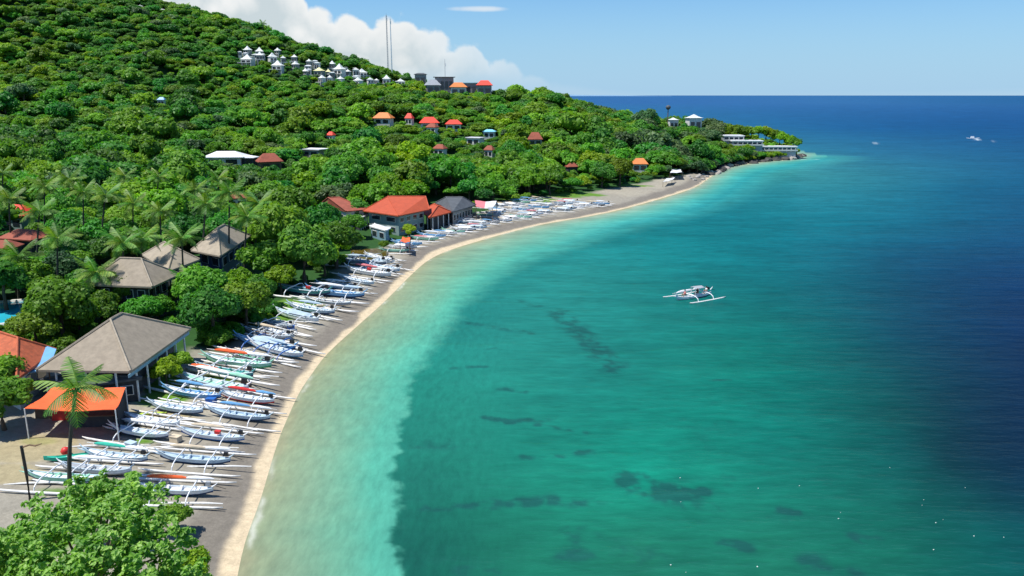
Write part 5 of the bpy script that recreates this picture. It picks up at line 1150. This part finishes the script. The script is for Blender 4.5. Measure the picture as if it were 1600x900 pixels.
# banana-like plants at left edge
# the big leafy tree in the foreground
def big_leaf_tree():
    r = np.random.default_rng(77); root = empty('foreground_tree', (-22.5, 38.0, float(hgt(-22.5, 38)))); tag(root, 'large bright leafy tree filling the lower left corner', 'tree')
    z0 = root.location.z; cl = []
    for px, py, Y, R in [(160, 800, 40, 1.6), (215, 800, 38.5, 1.7), (95, 822, 38, 1.4), (35, 850, 37, 1.3), (-20, 870, 36, 1.5), (180, 845, 36.5, 1.8), (100, 860, 35.5, 1.9), (245, 845, 37, 1.4), (20, 890, 34.5, 1.8), (150, 905, 34, 2.0), (230, 900, 35, 1.5), (270, 860, 38, 1.0), (70, 930, 33, 2.0), (200, 960, 33, 1.8), (180, 765, 41, 1.0), (130, 775, 41, 1.0), (275, 905, 36, 1.0), (300, 915, 36, .9), (-60, 900, 34, 2.0), (210, 770, 40.5, .8), (60, 812, 39.5, .8)]:
        c = aty(px, py, Y) - np.array([-22.5, 38.0, z0]); cl.append((c, R))
    P = []; Nn = []; T = []
    for i, (c, R) in enumerate(cl):
        nt = int(62 * R * R / 2.2) + 10
        d = r.normal(0, 1, (nt, 3)); d /= np.linalg.norm(d, axis=1, keepdims=True)
        rad = R * (.95 + .28 * np.sin(d[:, :1] * 5 + i) * np.sin(d[:, 1:2] * 6 + 2 * i) + .12 * np.sin(d[:, 2:] * 9)) * r.uniform(.45, 1.12, (nt, 1)) ** .6
        tc_ = c + d * rad
        kp = np.sin(tc_[:, 0] * 2.3 + 1) * np.sin(tc_[:, 1] * 2.1) + np.sin(tc_[:, 2] * 2.9 + tc_[:, 0]) * .7 + r.normal(0, .35, nt) > -.85
        for j in np.nonzero(kp)[0]:              # a tuft of leaves round each twig tip
            m_n = 16; dd_ = r.normal(0, 1, (m_n, 3)); dd_ += d[j] * .9 + np.array([0, 0, .5]); dd_ /= np.linalg.norm(dd_, axis=1, keepdims=True)
            tr_ = r.uniform(.16, .34); P.append(tc_[j] + dd_ * tr_ * r.uniform(.5, 1.15, (m_n, 1))); Nn.append(dd_ * .6 + np.array([-.12, -.2, .75])); T.append(np.clip(r.uniform(-.1, .9) * .65 + r.uniform(0, .4, m_n), 0, 1))
    P = np.vstack(P); Nn = np.vstack(Nn); T = np.concatenate(T); n = len(P)
    # six-point leaves with a folded midrib
    Nn = Nn + r.normal(0, .5, (n, 3)); Nn /= np.linalg.norm(Nn, axis=1, keepdims=True); A = np.cross(Nn, r.normal(0, 1, (n, 3))); A /= np.linalg.norm(A, axis=1, keepdims=True); B = np.cross(Nn, A)
    s = .14 * r.uniform(.6, 1.35, (n, 1)); D = Nn * s * .22
    v = np.stack([P - A * s, P - A * s * .25 + B * s * .58 + D, P + A * s * .45 + B * s * .42 + D, P + A * s * 1.1 - D, P + A * s * .45 - B * s * .42 + D, P - A * s * .25 - B * s * .58 + D], 1).reshape(-1, 3)
    k = np.arange(n)[:, None] * 6; f = np.vstack([k + np.array([[0, 3, 2, 1]]), k + np.array([[0, 5, 4, 3]])])
    m_ = foliage('foreground leaves', [(0.08, (0.06, 0.18, 0.018)), (0.4, (0.19, 0.37, 0.05)), (0.85, (0.46, 0.64, 0.17))], .45, .7, False)
    me = face_mesh('crown', v, f, np.concatenate([T, T]), m_); o = link('crown', me, root); o['kind'] = 'stuff'
    b = MB(); b.tube([(0, 0, -.5), (.1, .1, 1.5), (-.1, .2, 3.0)], [.34, .28, .22], 9); b.build('trunk', BARK, root)
    for i, (c, R) in enumerate(cl):
        mid = np.array([-.1, .2, 3.0]) * .5 + c * .5 + np.array([0, 0, .3]); MB().tube([(-.1, .2, 2.8), tuple(mid), tuple(c)], [.13, .08, .03], 6).build('branch', BARK, root)
    placed.append((-22.5, 38, 6))
big_leaf_tree()
# low sprig right of the foreground tree
tree(aty(315, 880, 44)[0] - .3, 43.0, .42, 4, 'small bright shrub at the bottom edge beside the sand', name='shrub', cat='shrub', z=1.0)
tree(aty(292, 800, 52)[0], 50.0, .36, 1, 'upright weedy shrub between the foreground tree and the black sand', name='shrub', cat='shrub')
tree(aty(185, 735, 50)[0], 47.5, .55, 0, 'narrow dark shrub rising behind the foreground tree', name='columnar_shrub', cat='shrub', sz=1.6)

# scattered forest
cand = []
def scatter(y0, y1, step, smin, smax, wts):
    yv = y0
    while yv < y1:
        xv = -yv * .95 - 30
        while xv < 150:
            x = xv + random.uniform(-.42, .42) * step; y = yv + random.uniform(-.42, .42) * step; xv += step
            cand.append((x, y, random.uniform(smin, smax), random.choices(range(len(wts)), wts)[0]))
        yv += step * .92
scatter(92, 150, 5.0, .72, 1.15, (4, 3, 3, 4, 2, 1)); scatter(150, 235, 5.4, .75, 1.35, (4, 4, 2, 4, 2.2, 1)); scatter(235, 345, 4.9, .65, 1.4, (3, 4, 2, 4, 2.2, .8, 2)); scatter(345, 500, 4.1, .55, 1.1, (3, 4, 2, 4, 2.4, .6, 2))
A = np.array([(c[0], c[1]) for c in cand]); ins = inside(A[:, 0], A[:, 1], FOREST); sd = seg_dist(A[:, 0], A[:, 1], TREE_L); HH = hgt(A[:, 0], A[:, 1]); zone = fbm(A[:, 0], A[:, 1], 70, 91); sparse = fbm(A[:, 0], A[:, 1], 30, 93)
clr = clearing(A[:, 0], A[:, 1])
keep = []
for i, (x, y, s_, kd) in enumerate(cand):
    if not ins[i] or sd[i] < 1.6: continue
    if y > 235 and clr[i] > .62: s_ *= .6; kd = 4 if random.random() < .6 else 1
    if random.random() < .13: s_ *= 1.45
    if y > 235 and (x / y + .64) * 1256 > 800 - 0 and x / y * FPX + 800 > 560: s_ *= 1.22
    z = float(HH[i]); zc = z + 4.6 * s_; px, py, f = proj(x, y, zc)
    if px < -420 or px > 1700: continue
    r_px = 2.9 * s_ / f * FPX
    if py + r_px * 1.5 < -40: continue
    if zone[i] > .60 and kd in (0, 2) and random.random() < .6: kd = 4 if random.random() < .5 else 1
    if zone[i] < .42 and kd in (4,): kd = 0
    if y > 370 and px > 1125 :
        s_ *= .8 if px < 1180 else .62; kd = 4 if random.random() < .55 else kd
    elif y > 300 and px > 1000: kd = random.choice((0, 2, 5, 5, 3, 0))
    bad = False
    for it in range(3):
        bad = False
        px, py, f = proj(x, y, z + 4.6 * s_); r_px = 2.9 * s_ / f * FPX
        for (a0, b0, a1, b1, Yd) in KC:
            if y < Yd and px + r_px * .82 > a0 and px - r_px * .82 < a1 and py + r_px > b0 and py - r_px * .95 < b1: bad = True; break
            if abs(y - Yd - 3) < 5 and a0 - 4 < px < a1 + 4 and abs(py - b1) < 30 and z + 0 < 1e9 and f > 0 and y >= Yd and y < Yd + 8 and b0 - 12 < py < b1 + 25: bad = True; break
        if not bad: break
        s_ *= .68
    if bad or s_ < .28: continue
    if any((x - a) ** 2 + (y - b_) ** 2 < (R + 1.9 * s_) ** 2 for a, b_, R in BLD if abs(a - x) < 22): continue
    if any((x - a) ** 2 + (y - b_) ** 2 < (R * .75) ** 2 for a, b_, R in placed if abs(a - x) < 8 and abs(b_ - y) < 8): continue
    keep.append((r_px, x, y, z, s_, kd, px, py, f))
keep.sort(key=lambda q: -q[0] * (1 if -15 < q[6] < 1620 and q[7] > -10 else .2))
LMK = [(200, 530, 'the near grey pavilion'), (215, 430, 'the second grey pavilion'), (275, 400, 'the middle grey roof'), (350, 365, 'the thatched pavilion'), (117, 620, 'the orange canopy'), (35, 345, 'the bright red roof at left'), (8, 400, 'the lowest brown roof at left'), (20, 485, 'the swimming pool'),
       (355, 245, 'the wide white metal roof'), (422, 258, 'the brown-red roof'), (493, 240, 'the grey box building'), (370, 322, 'the small dull red roof'), (535, 325, 'the dull red hipped roof'), (615, 335, 'the teal two-storey house'), (555, 338, 'the flat white awning'), (715, 322, 'the dark grey boathouse'), (758, 318, 'the pink tarpaulin'),
       (575, 393, 'the brown lagoon'), (600, 188, 'the orange hillside roof'), (671, 195, 'the wide bright red roof'), (765, 212, 'the cyan roof'), (836, 223, 'the dark red roof'), (893, 270, 'the roof above the far beach'), (999, 262, 'the orange beach-end roof'), (1058, 267, 'the white beach tent'), (1108, 275, 'the end of the sand spit'), (1160, 219, 'the middle white terrace'), (1250, 245, 'the headland tip'), (1044, 171, 'the ball-shaped tank'), (1135, 213, 'the upper white terrace'), (1210, 230, 'the lowest white terrace'),
       (1084, 181, 'the domed villa'), (518, 221, 'the tiny red roof'), (254, 165, 'the tiny blue roof'), (90, 372, 'the full-headed palm'), (360, 300, 'the tallest palm'), (195, 275, 'the far palm in the grove'), (5, 270, 'the far palm at the left edge'), (110, 280, 'the small palm of the left grove'), (300, 296, 'the palm behind the thatch'), (850, 300, 'the bright beach grass'), (950, 280, 'the far beach sand')]
def where(px, py, used):
    best = None
    for d_, (lx, ly, nm) in sorted((math.hypot(lx - px, (ly - py) * 1.6), (lx, ly, nm)) for lx, ly, nm in LMK)[:7]:
        dx, dy = px - lx, (py - ly) * 1.6
        rel = ('right of' if dx > 0 else 'left of') if abs(dx) > abs(dy) else ('above' if dy < 0 else 'below')
        if abs(dx) > 25 and abs(dy) > 25: rel = ('above and ' if dy < 0 else 'below and ') + ('right of' if dx > 0 else 'left of')
        far_ = '' if d_ < 110 else 'well '
        s = far_ + rel + ' ' + nm
        if best is None: best = s
        if s not in used: return s
    return best
nind = 262; used = {}
for q in keep[:nind]:
    r_px, x, y, z, s_, kd, px, py, f = q
    near = f < 175; kd = kd if not near else kd % 6
    sz = 'large' if s_ > 1.02 else ('tall' if s_ > .92 else 'medium' if s_ > .8 else 'small'); k = (NEARC if near else FARC)[kd][0]
    pre = f'{sz} {TONE[k]} tree '; wh = where(px, py, used.setdefault(pre, set())); used[pre].add(wh)
    tree(x, y, s_, kd, pre + wh, group='broadleaf trees of the coastal grove', near=near, z=z, sz=random.uniform(.9, 1.2))
# undergrowth between the near trees
for i in range(80):
    px, py = random.uniform(-20, 260), random.uniform(492, 572); q = ray_ground(px, py)
    if any(np.hypot(q[0] - a, q[1] - b_) < R * .8 + .6 for a, b_, R in BLD) or np.hypot(q[0] - POOLC[0], q[1] - POOLC[1]) < 6.5 or (px > 215 and py > 540): continue
    if px < 60 and py < 525: continue
    kd = random.choice((0, 1, 3, 3, 4)); s_ = random.uniform(.28, .5); pre = ('low ' if s_ < .36 else 'rounded ') + TONE[NEARC[kd][0]] + ' undergrowth bush '; wh = where(px, py, used.setdefault(pre, set())); used[pre].add(wh)
    tree(q[0], q[1], s_, kd, pre + wh, group='undergrowth bushes behind the near grey pavilion', near=True, name='shrub', cat='shrub', z=q[2] - 1.4 * s_)
# bushes clothing the foot of the headland
s_ = sA - 4; i = 0
while s_ < sB - 1:
    p_, nrm = along(s_); ppx = proj(p_[0], p_[1], 0)[0]; i += 1
    for off in ((3.2, 6.0, 9.0) if ppx < 1180 else (3.2, 5.5)):
        c = p_ + nrm * (off + random.uniform(-.8, .8)); px, py, f = proj(c[0], c[1], 3); k_ = random.uniform(.55, .85) * (1.3 if ppx < 1150 else .8 if ppx > 1200 else 1)
        kd = random.choice((0, 2, 5, 3, 0)) if ppx < 1160 else random.choice((4, 3, 5, 4, 1)); pre = ('bushy ' if k_ > .8 else 'rounded ' if k_ > .66 else 'low ') + TONE[FARC[kd][0]] + ' shrub '; wh = where(px, py, used.setdefault(pre, set())); used[pre].add(wh)
        tree(c[0], c[1], k_, kd, pre + wh, group='bushes at the foot of the headland', near=False, name='shrub', cat='shrub', z=float(hgt(*c)) - .8 * k_)
    s_ += random.uniform(2.2, 3.4)
for i, (px, cy) in enumerate([(1128, 203), (1140, 202), (1152, 204), (1163, 206), (1174, 207), (1186, 206), (1197, 206), (1208, 211), (1219, 214), (1230, 218), (1240, 222)]):
    Yb = 401 - max(0, px - 1200) * .12; c = aty(px, cy, Yb); gz = float(hgt(c[0], Yb)); k_ = min(1.35, max(.45, (c[2] - gz) / 3.3)); kd = (4, 4, 3, 4, 1, 4, 4, 3, 4, 4, 1)[i]
    pre = f'{TONE[FARC[kd][0]]} tree '; wh = 'behind the ' + ('upper' if px < 1150 else 'middle' if px < 1185 else 'lowest') + ' white terrace, ' + ('left part' if i in (0, 3, 6) else 'centre' if i in (1, 4, 7, 8) else 'right part')
    tree(c[0], Yb, k_, kd, 'bright ' + pre + wh, group='bushy trees on the tip of the headland', near=False, z=c[2] - 3.3 * k_)
ub = {}
for o, px, py in BOUL:
    pre = ' '.join(o['label'].split()[:3 if o['label'].split()[1] == 'dark' else 2]); pre = pre.replace('boulder', '').strip() + ' boulder '; pre = pre.replace('pale boulder', 'pale boulder'); wh = where(px, py, ub.setdefault(pre, set())); ub[pre].add(wh); o['label'] = (pre + wh).replace('  ', ' ')
# low shrubs along the edge of the trees
for i in range(95):
    k_ = random.randrange(6, len(TREE_L) - 6); a_, b_ = TREE_L[k_], TREE_L[k_ + 1]; t = random.random(); c = a_ + (b_ - a_) * t; nn = np.array([-(b_ - a_)[1], (b_ - a_)[0]]); nn /= np.linalg.norm(nn) + 1e-9
    c = c + nn * random.uniform(.3, 6); px, py, f = proj(c[0], c[1], float(hgt(*c)) + 1)
    if any(c[1] < Yd and a0 - 4 < px < a1 + 4 and b0 < py < b1 for a0, b0, a1, b1, Yd in KC) or any(np.hypot(c[0] - hx_, c[1] - hy_) < hr_ for hx_, hy_, hr_ in HB) or (545 < px < 610 and 380 < py < 405): continue
    if (195 < px < 310 and 480 < py < 610): continue
    kd = random.choice((0, 1, 3, 3, 4)); s_ = random.uniform(.22, .5); nr_ = f < 175
    pre = ('low ' if s_ < .34 else 'rounded ') + TONE[(NEARC if nr_ else FARC)[kd][0]] + ' shrub '; wh = where(px, py, used.setdefault(pre, set())); used[pre].add(wh)
    tree(c[0], c[1], s_, kd, pre + wh, group='shrubs along the tree line', near=nr_, name='shrub', cat='shrub', z=float(hgt(*c)) - 1.6 * s_)
rest = keep[nind:]
# source crowns for the wood: the crowns of the smallest single trees
src = []
for kd in range(len(FARC)):
    o = next((o for o in bpy.data.objects if o.type == 'MESH' and o.data == FARC[kd][1]), None)
    if o is None:
        t_ = min(rest, key=lambda q: abs(q[8] - 230) + (0 if 100 < q[6] < 900 else 500)); rest.remove(t_)
        _, o = tree(t_[1], t_[2], t_[4], kd, f'{TONE[FARC[kd][0]]} tree of the hillside wood', near=False, z=t_[3])
    src.append(o)
pm_ = bpy.data.meshes.new('woodland'); n = len(rest); pm_.vertices.add(n); pm_.vertices.foreach_set('co', np.array([(q[1], q[2], q[3]) for q in rest], np.float32).ravel())
for nm, ty, vals in (('idx', 'INT', [q[5] % len(src) for q in rest]), ('rot', 'FLOAT', [random.uniform(0, 6.28) for _ in rest])):
    a = pm_.attributes.new(nm, ty, 'POINT'); a.data.foreach_set('value', vals)
a = pm_.attributes.new('scl', 'FLOAT_VECTOR', 'POINT'); a.data.foreach_set('vector', np.array([(q[4] * random.uniform(.92, 1.25), q[4] * random.uniform(.92, 1.25), q[4] * random.uniform(.68, 1.12)) for q in rest], np.float32).ravel())
wood = tag(link('woodland', pm_), kind='stuff')
ng = bpy.data.node_groups.new('woodland', 'GeometryNodeTree'); ng.interface.new_socket('Geometry', in_out='INPUT', socket_type='NodeSocketGeometry'); ng.interface.new_socket('Geometry', in_out='OUTPUT', socket_type='NodeSocketGeometry')
gi = ng.nodes.new('NodeGroupInput'); go = ng.nodes.new('NodeGroupOutput'); iop = ng.nodes.new('GeometryNodeInstanceOnPoints'); jn = ng.nodes.new('GeometryNodeJoinGeometry')
m2p = ng.nodes.new('GeometryNodeMeshToPoints'); ng.links.new(gi.outputs[0], m2p.inputs[0]); ng.links.new(m2p.outputs[0], iop.inputs['Points'])
for o in reversed(src):
    oi = ng.nodes.new('GeometryNodeObjectInfo'); oi.transform_space = 'ORIGINAL'; oi.inputs['Object'].default_value = o; oi.inputs['As Instance'].default_value = True; ng.links.new(oi.outputs['Geometry'], jn.inputs[0])
ng.links.new(jn.outputs[0], iop.inputs['Instance']); iop.inputs['Pick Instance'].default_value = True
def attr(nm, ty):
    nd = ng.nodes.new('GeometryNodeInputNamedAttribute'); nd.data_type = ty; nd.inputs['Name'].default_value = nm; return nd.outputs[0]
ng.links.new(attr('idx', 'INT'), iop.inputs['Instance Index']); ng.links.new(attr('scl', 'FLOAT_VECTOR'), iop.inputs['Scale'])
cmb = ng.nodes.new('ShaderNodeCombineXYZ'); ng.links.new(attr('rot', 'FLOAT'), cmb.inputs[2]); ng.links.new(cmb.outputs[0], iop.inputs['Rotation']); ng.links.new(iop.outputs[0], go.inputs[0])
wood.modifiers.new('scatter', 'NODES').node_group = ng
print('trees', len(keep), 'single', nind, 'boats', len(BOATXY))
